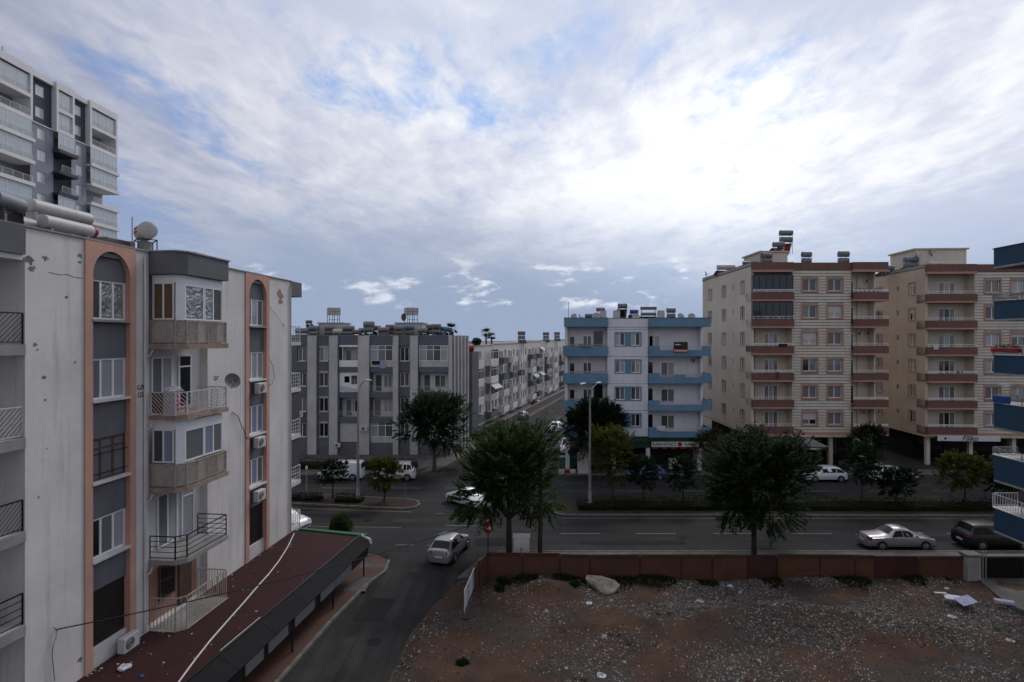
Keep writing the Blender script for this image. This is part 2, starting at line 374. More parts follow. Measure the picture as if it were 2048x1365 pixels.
# crumpled foil behind glass
def foil(name):
    m = mat(name, (0.34, 0.35, 0.36), 0.34, 0.1, 3, metal=0.7)
    t = m.node_tree; b = t.nodes['Principled BSDF']; tc = t.nodes.new('ShaderNodeTexCoord')
    v = t.nodes.new('ShaderNodeTexNoise'); v.inputs['Scale'].default_value = 1.5; v.inputs['Detail'].default_value = 2; v.inputs['Distortion'].default_value = 2.2
    bm = t.nodes.new('ShaderNodeBump'); bm.inputs['Strength'].default_value = 0.8; bm.inputs['Distance'].default_value = 0.14
    t.links.new(tc.outputs['Object'], v.inputs[0]); t.links.new(v.outputs[0], bm.inputs['Height']); t.links.new(bm.outputs[0], b.inputs['Normal'])
foil('foil')

# ================================================================== the setting
def sheet(name, pts, z, m, kind=True):
    mb = MB(); mb.poly([(x, y, z) for x, y in (pts if sum(pts[i][0] * pts[(i + 1) % len(pts)][1] - pts[(i + 1) % len(pts)][0] * pts[i][1] for i in range(len(pts))) > 0 else pts[::-1])])
    o = mb.build(name, MT[m]); return struct(o)
def slab(name, pts, z0, z1, m):
    return struct(MB().prism(pts, z0, z1).build(name, MT[m]))
sheet('ground', [(-2500, -200), (2500, -200), (2500, 3500), (-2500, 3500)], -0.012, 'earth')
KY0, KY1 = 38.5, 46.6           # near carriageway, between the near kerb and the median
FY0, FY1 = 50.8, 60.4           # far carriageway
sheet('road', [(-160, KY0), (160, KY0), (160, FY1), (-160, FY1)], 0.0, 'asphalt')
# the side street that runs to the boulevard on the near left
SL = [(-10.9, 10), (-10.1, 21), (-9.75, 24), (-9.15, 29), (-8.4, 33.5), (-7.75, 35.3), (-7.9, 37), (-8.9, 38.0), (-10.5, 38.52)]
SR = [(-5.0, 10), (-5.25, 24), (-5.0, 27.9), (-4.3, 30.8), (-3.6, 32.9), (-2.7, 35.6), (-2.0, 37.4), (-0.8, 38.52)]
sheet('side_street', SL + SR[::-1], 0.004, 'asphalt_old')
# the far street that leads away between the grey and the blue flats
tF = Vector((0.262, 0.965)); nF = Vector((tF.y, -tF.x))
def FP(u, v, o=(-11.0, 60.3)): return (o[0] + tF.x * u + nF.x * v, o[1] + tF.y * u + nF.y * v)
sheet('far_street', [FP(0, 2.2), FP(0, 15), FP(190, 13), FP(190, 1.2)], 0.004, 'asphalt_old')
sheet('far_street_verge', [FP(5, -9), FP(5, 2.1), FP(190, 1.1), FP(190, -9)], 0.002, 'paving')
for u in range(18, 150, 9):
    struct(MB().poly([FP(u, 7.3) + (0.009,), FP(u, 7.42) + (0.009,), FP(u + 4, 7.42) + (0.009,), FP(u + 4, 7.3) + (0.009,)]).build('lane_marking', MT['paint_white']))
# pavements
slab('near_pavement', [(-0.9, 38.5), (-2.1, 37.3), (-2.8, 35.5), (-3.3, 34.2), (60, 34.2), (60, 38.5)], -0.01, 0.13, 'paving')
slab('left_pavement', [(-14.3, 10), (-11.0, 10), (-10.2, 21), (-9.85, 24), (-9.25, 29), (-8.5, 33.4), (-7.87, 35.3), (-8.0, 36.9), (-9.0, 37.9), (-10.5, 38.4), (-60, 38.4), (-60, 34), (-14.3, 34)], -0.01, 0.12, 'paving_red')
slab('far_pavement', [(-160, FY1 + 0.02), (-11.2, FY1 + 0.02), (-9.6, 63.5), (-9.2, 71), (-160, 71)], -0.01, 0.13, 'paving')
slab('far_pavement', [(5.6, FY1 + 0.02), (160, FY1 + 0.02), (160, 62.6), (5.8, 62.6), (5.2, 62)], -0.01, 0.13, 'paving')
slab('forecourt', [(5.8, 62.62), (160, 62.62), (160, 95), (14.5, 95), (7.0, 66)], -0.01, 0.12, 'asphalt_old')
# a corner patch of grey and red slabs under the awning's end
for k, (y0, y1, m) in enumerate(((32.4, 34.3, 'paving'), (34.34, 35.0, 'paving_red'), (35.04, 35.7, 'paving_red'), (35.74, 36.6, 'paving'))):
    xr = -8.35 + 0.12 * k
    struct(MB().box(-9.6, xr, y0, y1, 0.1, 0.128).build('paving_slab', MT[m]))
# kerbs, block by block
kerbme = MB().cbox(0, 0.985, 0, 0.18, 0, 0.155, 0.02).mesh('kerb_stone', MT['kerb_stone'])
def kerb_line(parent, pts, skip=1.0):
    for (a, b) in zip(pts[:-1], pts[1:]):
        a = Vector(a); b = Vector(b); L_ = (b - a).length; n = max(1, round(L_ / 1.0)); ang = math.atan2(b.y - a.y, b.x - a.x)
        for i in range(n):
            p = a + (b - a) * (i / n); o = mk('kerb_stone', kerbme, parent, (p.x, p.y, 0.006), ang); o.scale = (L_ / n, 1, 1)
kn = struct(mk('near_kerb', None)); kerb_line(kn, [(-0.9, 38.42), (50, 38.42)])
kl = struct(mk('left_kerb', None)); kerb_line(kl, [(-10.95, 10), (-10.12, 21), (-9.77, 24), (-9.17, 29), (-8.42, 33.45), (-7.78, 35.3), (-7.92, 37)])
# medians (planted islands)
MR_ = [(4.2, 46.6), (70, 46.3), (70, 50.6), (4.2, 50.8), (3.2, 50.0), (2.8, 48.7), (3.2, 47.4)]
ML_ = [(-70, 52.5), (-18.4, 49.75), (-9.3, 48.3), (-8.35, 48.7), (-8.1, 49.5), (-8.5, 50.5), (-9.6, 51.0), (-19, 52.6), (-70, 56)]
slab('right_median', MR_, -0.01, 0.12, 'soil_red'); slab('left_median', ML_, -0.01, 0.12, 'soil_red')
km = struct(mk('median_kerb', None)); kerb_line(km, [(-40, 50.95), (-18.4, 49.6), (-9.3, 48.15), (-8.25, 48.6), (-7.95, 49.5), (-8.35, 50.6), (-9.5, 51.15), (-19, 52.75)])
kerb_line(km, [(3.25, 50.2), (2.65, 48.7), (3.1, 47.3), (4.2, 46.45), (50, 46.2)])
kf = struct(mk('far_kerb', None)); kerb_line(kf, [(-45, FY1 - 0.06), (-11.2, FY1 - 0.06)]); kerb_line(kf, [(5.6, FY1 - 0.06), (60, FY1 - 0.06)])
# painted markings
def mark(x0, y0, x1, y1, w, m):
    d = Vector((x1 - x0, y1 - y0)); n = Vector((-d.y, d.x)).normalized() * w / 2
    struct(MB().poly([(x0 - n.x, y0 - n.y, 0.008), (x1 - n.x, y1 - n.y, 0.008), (x1 + n.x, y1 + n.y, 0.008), (x0 + n.x, y0 + n.y, 0.008)][::1]).build('lane_marking', MT[m]))
for x in (3.6, 9.2, 15.0, 20.8, 26.6, 32.4, 38.2): mark(x, 42.35, x + 3.0, 42.35, 0.12, 'paint_white')
mark(-16.4, 44.0, -8.5, 43.7, 0.12, 'paint_yellow'); mark(-24, 44.4, -17.5, 44.05, 0.12, 'paint_white')
mark(-5.2, 44.2, -2.8, 44.1, 0.12, 'paint_white'); mark(-8.2, 40.0, -6.9, 40.0, 0.10, 'paint_white'); mark(-6.0, 39.9, -4.9, 39.9, 0.10, 'paint_white')
mark(-30, 49.95, -8.4, 47.6, 0.14, 'paint_yellow'); mark(4.0, 46.0, 50, 45.85, 0.12, 'paint_yellow'); mark(0.5, 38.25 + 0.6, 50, 38.9, 0.12, 'paint_yellow')
for x in (-25, -18.5, -12.2, -6.6): mark(x, 55.3, x + 3.4, 55.2, 0.12, 'paint_white')
for x in (10, 16, 22, 28, 34, 40, 46): mark(x, 54.2, x + 3.2, 54.2, 0.12, 'paint_white')
for k in range(4): mark(-6.4 + k * 1.6, 47.2 - 0.1 * k, -5.6 + k * 1.6, 47.15 - 0.1 * k, 0.12, 'paint_yellow')

# repairs, stains and manhole covers in the carriageways
rp = random.Random(2)
for k, (x, y, w, d, rz_) in enumerate(((-6.5, 45.5, 6.0, 1.1, .03), (-1.5, 40.6, 2.2, 1.6, .1), (8.5, 40.4, 7.5, .8, .0), (19, 44.3, 3.0, 1.5, .02), (30, 41.2, 5, .9, 0), (-7.4, 30.5, 1.6, 2.6, -.1), (-7.9, 24.5, .7, 6.5, -.02), (-5.6, 35.0, 1.4, .9, .2), (-15, 46.6, 5, .9, -.06), (12, 57.0, 6, 1.0, 0), (27, 53.0, 4, 1.2, 0), (-20, 57.4, 7, .8, -.02), (0.5, 53.5, 1.8, 5, .1), (-3.0, 57.8, 4.2, 1.5, .05))):
    c_, s_ = math.cos(rz_), math.sin(rz_); pts = [(x + c_ * a * w / 2 - s_ * b_ * d / 2 + rp.uniform(-.06, .06), y + s_ * a * w / 2 + c_ * b_ * d / 2 + rp.uniform(-.06, .06)) for a, b_ in ((-1, -1), (0, -1.02), (1, -1), (1.01, 0), (1, 1), (.1, .97), (-1, 1), (-1.01, .1))]
    sheet('road_patch', pts, .0075, 'asphalt_patch' if k % 3 else 'asphalt_pale')
for (x, y) in ((-6.6, 27.2), (-5.9, 36.6), (-1.6, 43.4), (12.4, 41.4), (23.0, 44.9), (-11.5, 45.4), (2.2, 55.7), (18.5, 56.4)):
    struct(MB().lathe([(.33, 0), (.33, .006), (.27, .008)], 'z', 18).build('manhole_cover', MT['fascia_slate'], None, (x, y, .006)))

# ================================================================== building helpers
class Face:
    """a wall plane of a building: x along the wall, -y outwards, z up"""
    def __init__(s, root, ox=0.0, oy=0.0, rz=0.0):
        s.root, s.ox, s.oy, s.rz = root, ox, oy, rz; s.c, s.s = math.cos(rz), math.sin(rz)
    def P(s, x, y, z): return (s.ox + s.c * x - s.s * y, s.oy + s.s * x + s.c * y, z)
    def add(s, name, mb, m, x=0, y=0, z=0, smooth=False):
        me = mb if isinstance(mb, bpy.types.Mesh) else mb.mesh(name, MT[m], smooth)
        return mk(name, me, s.root, s.P(x, y, z), s.rz)
CACHE = {}
def frame_mesh(w, h, n, fw, m, top, d=0.07):
    k = ('f', round(w, 3), round(h, 3), n, fw, m, top)
    if k not in CACHE:
        b = MB(); b.box(0, fw, 0, d, 0, h); b.box(w - fw, w, 0, d, 0, h); b.box(fw, w - fw, 0, d, 0, fw); b.box(fw, w - fw, 0, d, h - fw, h)
        zt = h - fw if not top else h * (1 - top)
        for i in range(1, n): x = w * i / n; b.box(x - fw * .6, x + fw * .6, 0.004, d - .004, fw, h - fw)
        if top: b.box(fw, w - fw, 0.007, d - .007, zt - fw * .5, zt + fw * .5)
        CACHE[k] = b.mesh('window', MT[m])
    return CACHE[k]
def pane_mesh(w, h, m):
    k = ('p', round(w, 3), round(h, 3), m)
    if k not in CACHE: CACHE[k] = MB().box(0, w, 0, 0.012, 0, h).mesh('pane', MT[m])
    return CACHE[k]
def sill_mesh(w, m, d=0.1):
    k = ('s', round(w, 3), m, d)
    if k not in CACHE: CACHE[k] = MB().box(-0.05, w + 0.05, -d, 0.02, -0.05, 0).mesh('sill', MT[m])
    return CACHE[k]
PW = ['glass_curtain'] * 4 + ['glass_grey'] * 4 + ['glass_drape'] * 3 + ['glass_dark'] * 3
def window(face, x, z, w, h, n=2, y=0.0, rec=0.12, fm='pvc', top=0, sill=None, pm=None, fw=0.06, name='window'):
    """a framed window: frame > pane, sill; x, z its lower left corner, set back by rec"""
    o = face.add(name, frame_mesh(w, h, n, fw, fm, top), None, x, y + rec, z)
    b0 = random.choice(PW)
    for i in range(n):
        m = pm[i % len(pm)] if pm else (b0 if random.random() < .6 else random.choice(PW))
        pw = w / n - fw * (0.5 if n > 1 else 0) - fw * .6
        x0 = w * i / n + (fw if i == 0 else fw * .6); x1 = w * (i + 1) / n - (fw if i == n - 1 else fw * .6)
        zt = h * (1 - top) - fw * .5 if top else h - fw
        mk('pane', pane_mesh(x1 - x0, zt - fw, m), o, (x0, 0.03, fw))
        if top: mk('pane', pane_mesh(x1 - x0, h - fw - zt - fw, m), o, (x0, 0.03, zt + fw))
    if pm is None and w > .9 and h < 1.8 and random.random() < .16:
        k = ('b', round(w, 2), random.choice((.3, .45, .6))); 
        if k not in CACHE: CACHE[k] = MB().box(.03, w - .03, -.015, .0, h * (1 - k[2]), h - .03).mesh('blind', MT['shutter'])
        mk('blind', CACHE[k], o, (0, 0, 0))
    if sill: mk('sill', sill_mesh(w, sill, rec + 0.06), o, (0, 0, 0))
    return o
def wall_sheet(x0, x1, z0, z1, holes, y=0.0):
    """a wall with real openings: holes are (x0, x1, z0, z1, depth)"""
    b = MB(); xs = sorted({x0, x1} | {min(max(h[i], x0), x1) for h in holes for i in (0, 1)}); zs = sorted({z0, z1} | {min(max(h[i], z0), z1) for h in holes for i in (2, 3)})
    for i in range(len(xs) - 1):
        for j in range(len(zs) - 1):
            cx, cz = (xs[i] + xs[i + 1]) / 2, (zs[j] + zs[j + 1]) / 2
            if any(h[0] < cx < h[1] and h[2] < cz < h[3] for h in holes): continue
            b.quad((xs[i], y, zs[j]), (xs[i + 1], y, zs[j]), (xs[i + 1], y, zs[j + 1]), (xs[i], y, zs[j + 1]))
    for h in holes:
        a, c, e, f, d = h[:5]
        b.quad((a, y, e), (a, y, f), (a, y + d, f), (a, y + d, e)); b.quad((c, y, e), (c, y + d, e), (c, y + d, f), (c, y, f))
        b.quad((a, y, e), (a, y + d, e), (c, y + d, e), (c, y, e)); b.quad((a, y, f), (c, y, f), (c, y + d, f), (a, y + d, f))
    return b
def railing(face, x0, x1, z, h, y=0.0, m='iron_white', style='bars', step=0.14, name='railing', r=0.012):
    b = MB(); b.box(x0, x1, y - .02, y + .02, z + h - .04, z + h); b.box(x0, x1, y - .012, y + .012, z + .06, z + .085)
    if style == 'bars':
        n = max(2, int((x1 - x0) / step))
        for i in range(n + 1): x = x0 + (x1 - x0) * i / n; b.box(x - r, x + r, y - .008, y + .008, z + .085, z + h - .04)
    elif style == 'rails':
        for k in range(1, 4): zz = z + .085 + (h - .1) * k / 4; b.box(x0, x1, y - .01, y + .01, zz - .012, zz + .012)
    elif style == 'diag':
        n = max(1, round((x1 - x0) / 0.75)); pw = (x1 - x0) / n
        for i in range(n):
            a = x0 + i * pw; b.box(a + .001, a + .03, y - .014, y + .014, z, z + h - .04)
            k = 0.0
            while k < pw + h:
                q0 = (a + max(0, k - h + .12), z + .085 + min(h - .12, k)); q1 = (a + min(pw, k), z + .085 + max(0, k - pw))
                if (i % 2): q0 = (2 * a + pw - q0[0], q0[1]); q1 = (2 * a + pw - q1[0], q1[1])
                if abs(q0[0] - q1[0]) > .03 and q0[1] <= z + h - .03 and q1[1] <= z + h - .03: b.tube([(q0[0], y, q0[1]), (q1[0], y, q1[1])], r, 4, cap=False)
                k += 0.17
    n = max(1, int((x1 - x0) / 1.4))
    for i in range(n + 1): x = x0 + (x1 - x0) * i / n; b.box(x - .018, x + .018, y - .018, y + .018, z, z + h - .041)
    return face.add(name, b, m)
def loggia_back(face, x0, x1, z0, z1, depth, m, door=True, win=True, rnd=None):
    """the wall at the back of a recessed balcony, with a door and a window standing on it"""
    w = x1 - x0
    face.add('balcony_wall', MB().quad((x0, depth, z0), (x1, depth, z0), (x1, depth, z1), (x0, depth, z1)), m)
    rr = rnd or random
    if door: window(face, x0 + w * rr.choice((.08, .12, .2)), z0 + .05, .85, min(2.15, z1 - z0 - .3), 1, depth - .07, 0, pm=[rr.choice(('glass_dark', 'glass_drape', 'glass_grey'))], name='balcony_door')
    if win and w > 2.2: window(face, x0 + w * .5, z0 + .55, min(1.5, w * .38), min(1.6, z1 - z0 - .85), 2, depth - .07, 0)
def glazing(face, x0, x1, z0, z1, y, n, top=.25, pm=None, fm='pvc', name='glazed_screen'):
    return window(face, x0, z0, x1 - x0, z1 - z0, n, y, 0, fm, top, None, pm, name=name)
def text(face_or_none, body, size, m, parent, loc, rx=R(90), rz=0, shear=0.0, ext=0.008, name='lettering', align='CENTER', bold=0.0):
    cu = bpy.data.curves.new('lettering', 'FONT'); cu.body = body; cu.size = size; cu.extrude = ext; cu.align_x = align; cu.align_y = 'CENTER'; cu.shear = shear; cu.offset = bold; cu.resolution_u = 3
    t = bpy.data.objects.new('tmp_text', cu); col.objects.link(t)
    dg = bpy.context.evaluated_depsgraph_get(); me = bpy.data.meshes.new_from_object(t.evaluated_get(dg))
    bpy.data.objects.remove(t); bpy.data.curves.remove(cu)
    me.materials.clear(); me.materials.append(MT[m])
    o = mk(name, me, parent, loc, 0); o.rotation_euler = (rx, 0, rz); return o
ORD = ['first', 'second', 'third', 'fourth', 'fifth', 'sixth', 'seventh', 'eighth', 'ninth', 'tenth', 'eleventh', 'twelfth', 'thirteenth', 'fourteenth', 'fifteenth', 'sixteenth', 'seventeenth', 'eighteenth', 'nineteenth', 'twentieth']

# ------------------------------------------------------------------ air conditioner, dish, solar heater
def aircon(label, loc, rz, s=1.0):
    t = thing('air_conditioner', label, 'air conditioner', loc, rz, 'air conditioners on the facades')
    MB().cbox(-.4 * s, .4 * s, -.30 * s, 0, 0, .56 * s, .02).build('casing', MT['plastic_white'], t)
    f = MB().lathe([(.22 * s, -.312 * s), (.20 * s, -.318 * s)], 'y', 18, (-.10 * s, 0, .28 * s)).build('fan_grille', MT['iron_black'], t)
    b = MB()
    for k in range(5): r = (.05 + .037 * k) * s; b.tube([(-.10 * s + r * math.cos(a * math.pi / 9), -.326 * s, .28 * s + r * math.sin(a * math.pi / 9)) for a in range(19)], .006 * s, 4)
    b.build('guard_ring', MT['plastic_white'], f)
    b = MB(); b.box(-.3 * s, -.26 * s, -.28 * s, .0, -.05 * s, 0); b.box(.26 * s, .3 * s, -.28 * s, .0, -.05 * s, 0); b.build('bracket', MT['steel'], t)
    return t
def dish(label, loc, rz, r=.35, tilt=R(25), m='dish_pale', stand=.6):
    t = thing('satellite_dish', label, 'satellite dish', loc, rz, 'satellite dishes on roofs and balconies')
    prof = [(.001, 0.0)] + [(r * k / 5, .32 * r * (k / 5) ** 2) for k in range(1, 6)]
    b = MB(); b.lathe(prof + [(r * 1.01, .32 * r - .012)] + [(q, h - .014) for q, h in prof[::-1]], 'y', 20)
    o = b.build('reflector', MT[m], t, (0, 0, stand), 0, True); o.rotation_euler = (tilt, 0, math.pi)
    MB().tube([(0, 0, -.0), (0, 0, stand - .05), (0, -.05, stand)], .025, 6).build('mast', MT['galv'], t)
    MB().tube([(0, -.06, stand - r * .8), (0, -r * 1.05, stand - .08 + r * .3)], .014, 5).build('feed_arm', MT['galv'], t)
    MB().lathe([(.035, -.05), (.035, .05)], 'y', 8, (0, -r * 1.1, stand - .06 + r * .3)).build('receiver', MT['car_trim'], t)
    return t
def cyl(b, r, L_, o, seg=18):
    return b.lathe([(r * .55, -L_ / 2 - r * .16), (r * .9, -L_ / 2 - r * .08), (r, -L_ / 2), (r, L_ / 2), (r * .9, L_ / 2 + r * .08), (r * .55, L_ / 2 + r * .16)], 'x', seg, o)
def heater(label, loc, rz=0.0, tank='tank_grey', tank2=None, L_=1.5, r=.30, zt=1.5, panel='panel_dark', n=2, stands=True, gap=.62, pl=1.5):
    """thermosiphon water heater: tank(s) on a steel stand over tilted collector panels"""
    t = thing('solar_water_heater', label, 'water heater', loc, rz, 'solar water heaters on the roofs')
    cyl(MB(), r, L_, (0, 0, zt)).build('tank', MT[tank], t, (0, 0, 0), 0, True)
    if tank2: cyl(MB(), r * .95, L_ * .95, (0, 0, zt - gap)).build('tank', MT[tank2], t, (0, 0, 0), 0, True)
    b = MB(); w = L_ / 2 - .1; zl = zt - r - .02 - (gap if tank2 else 0)
    for x in (-w, w):
        for yy in (-.32, .32): b.box(x - .022, x + .022, yy - .022, yy + .022, 0, zl)
        b.box(x - .024, x + .024, -.34, .34, zl, zl + .05)
        if tank2: b.box(x - .02, x + .02, -r - .04, -r, zl, zt); b.box(x - .02, x + .02, r, r + .04, zl, zt)
    b.box(-w, w, -.335, -.305, zl * .5, zl * .5 + .03)
    b.build('stand', MT['galv'], t)
    if n:
        pw = (L_ + .3) / n
        for i in range(n):
            x0 = -(L_ + .3) / 2 + i * pw + .04; x1 = x0 + pw - .08; z1 = max(.55, zl - .05)
            b = MB(); y0, y1 = .25, .25 + pl
            for (dy, dz) in ((0, 0),):
                v = [(x0, y0, z1), (x1, y0, z1), (x1, y1, .12), (x0, y1, .12)]; v2 = [(x, y - .05, z - .07) for x, y, z in v]
                q = len(b.v); b.v += v + v2
                for f in ((0, 3, 2, 1), (4, 5, 6, 7), (0, 1, 5, 4), (1, 2, 6, 5), (2, 3, 7, 6), (3, 0, 4, 7)): b.f.append(tuple(q + k for k in f))
            b.build('collector_panel', MT[panel], t)
    return t

# ================================================================== left apartment block (weathered white, pink arch strips)
def lu(px): return (17.5 / (.1 + (CX - px) / FPX) - 12) / .995
LROT = math.atan2(.995, .0995)
LB = thing('apartment_block', 'weathered white apartment block with two pink arched window strips and rusty bay balconies', 'building', (-16.3, 12, 0), LROT)
F = Face(LB)
FL = [2.35, 5.3, 8.3, 11.3, 14.3]
S1, S2 = lu(168), lu(490); SW = 2.42
B0, B1, BR = lu(297), lu(297) + 3.22, lu(415)
LE = lu(50); RE = lu(581)
holes = [(-3, LE, f, f + 2.72, 1.5) for f in FL] + [(S1, S1 + SW, 2.2, 18.1, .3), (S2, S2 + SW, 2.2, 18.1, .3), (B0, BR, 2.3, 17.2, .36)]
F.add('wall', wall_sheet(-3, RE, 0, 18.1, holes), 'plaster_old')
F.add('back_wall', MB().box(-3, RE, 1.6, 14, 0, 17.6), 'plaster_white')
F.add('roof', MB().box(-3, RE + 1.4, .02, 14.2, 17.6, 17.75), 'roof_grey')
F.add('coping', MB().box(-3.1, B0 - .05, -.07, .22, 18.1, 18.16).box(B1 + .02, RE + .05, -.07, .22, 18.1, 18.16), 'concrete')
F.add('end_wall', MB().box(RE - .2, RE - .004, .02, 1.6, 0, 18.09).box(RE - .2, RE - .004, 1.6, 14, 17.75, 18.09), 'plaster_white')
F.add('bay_back_wall', MB().quad((B0, .36, 2.3), (BR, .36, 2.3), (BR, .36, 17.2), (B0, .36, 17.2)), 'recess_white')
def strip(u0, ac):
    a, c = u0 + .33, u0 + SW - .31; m = (a + c) / 2; r = (c - a) / 2; zs = 16.86; y0, y1 = -.06, .26
    b = MB()
    b.quad((u0, y0, 2.2), (a, y0, 2.2), (a, y0, zs), (u0, y0, zs)); b.quad((c, y0, 2.2), (u0 + SW, y0, 2.2), (u0 + SW, y0, zs), (c, y0, zs))
    b.quad((u0, y0, 2.2), (u0, y0, 18.17), (u0, .05, 18.17), (u0, .05, 2.2)); b.quad((u0 + SW, y0, 2.2), (u0 + SW, .05, 2.2), (u0 + SW, .05, 18.17), (u0 + SW, y0, 18.17))
    b.quad((u0, y0, 18.17), (u0 + SW, y0, 18.17), (u0 + SW, .3, 18.17), (u0, .3, 18.17))
    b.quad((a, y0, 2.2), (a, y1, 2.2), (a, y1, zs), (a, y0, zs)); b.quad((c, y0, 2.2), (c, y0, zs), (c, y1, zs), (c, y1, 2.2))
    n = 16; pts = [(m - r * math.cos(math.pi * k / n), zs + .96 * math.sin(math.pi * k / n)) for k in range(n + 1)]
    out = [(u0 + SW * k / n, 18.17) for k in range(n + 1)]; out[0] = (u0, 18.17)
    for k in range(n):
        p, q = pts[k], pts[k + 1]; o1, o2 = out[k], out[k + 1]
        b.quad((p[0], y0, p[1]), (q[0], y0, q[1]), (o2[0], y0, o2[1]), (o1[0], y0, o1[1]))
        b.quad((p[0], y0, p[1]), (p[0], y1, p[1]), (q[0], y1, q[1]), (q[0], y0, q[1]))
    b.poly([(u0, y0, zs), (a, y0, zs), (u0, y0, 18.17)]); b.poly([(c, y0, zs), (u0 + SW, y0, zs), (u0 + SW, y0, 18.17)])
    F.add('arched_surround', b, 'pink')
    F.add('spandrel_panel', MB().poly([(x, .13, z) for x, z in pts] + [(c, .13, 16.72), (a, .13, 16.72)][::1]), 'plaster_grey')
    for z0, z1 in ((13.76, 15.12), (10.76, 12.12), (7.78, 9.08), (5.12, 6.2)):
        F.add('spandrel_panel', MB().box(a, c, .13, .28, z0, z1), 'plaster_grey')
    F.add('dado', MB().box(a, c, .10, .28, 2.2, 3.0), 'plaster_white')
    w = c - a
    for i, (z0, z1) in enumerate(((15.17, 16.72), (12.17, 13.76), (9.13, 10.76), (6.25, 7.78))):
        if u0 == S1: pm = [['glass_drape', 'foil', 'foil'], ['glass_grey', 'glass_curtain', 'glass_curtain'], ['glass_grey'], ['glass_dark', 'glass_grey', 'glass_curtain']][i]
        else: pm = [['glass_grey', 'glass_curtain', 'glass_grey'], ['glass_curtain'], ['board_brown', 'glass_bluecurtain', 'glass_bluecurtain'], ['glass_drape', 'glass_bluecurtain', 'glass_grey']][i]
        fm = 'wood_frame' if (i == 2 and u0 == S1) else 'pvc'
        window(F, a, z0 + .05, w, z1 - z0 - .05, 3, 0, .17, fm, .24 if fm == 'wood_frame' else 0, None, pm, fw=.075)
        F.add('sill', MB().box(a - .02, c, -.10, .16, z0 - .04, z0 + .05), 'plaster_white' if i else 'concrete')
        if fm == 'wood_frame': F.add('window_guard', MB().box(a, c, .06, .09, z0 + .3, z0 + .33).box(a, c, .06, .09, z0 + 1.05, z0 + 1.08), 'iron_black')
    b = MB(); b.box(a, c, .22, .24, 3.0, 5.12)
    F.add('roller_grille', b, 'wood_frame')
    b = MB()
    for k in range(17): b.box(a, c, .20, .219, 3.06 + k * .125, 3.06 + k * .125 + .09)
    F.add('grille_slat', b, 'iron_black')['kind'] = 'stuff'
strip(S1, 0); strip(S2, 1)
# the far-left recessed balconies
for i, f in enumerate(FL):
    F.add('balcony_wall', MB().quad((-3, 1.5, f), (LE, 1.5, f), (LE, 1.5, f + 2.72), (-3, 1.5, f + 2.72)), 'recess_white')
    window(F, LE - 2.45, f + .05, 1.1, 2.25, 1, 1.42, 0, 'wood_frame' if i % 2 else 'pvc', pm=['glass_dark'], name='balcony_door')
    F.add('balcony_slab', MB().box(-3, LE - .02, -.05, .02, f - .32, f + .02), 'concrete')
    railing(F, -3, LE - .03, f + .02, 1.02, .06, ['iron_black', 'iron_black', 'iron_black', 'iron_white', 'iron_black'][i], ['rails', 'rails', 'diag', 'diag', 'diag'][i])
F.add('parapet_band', MB().box(-3, LE - .06, -.09, -.005, 17.2, 18.13), 'plaster_grey')
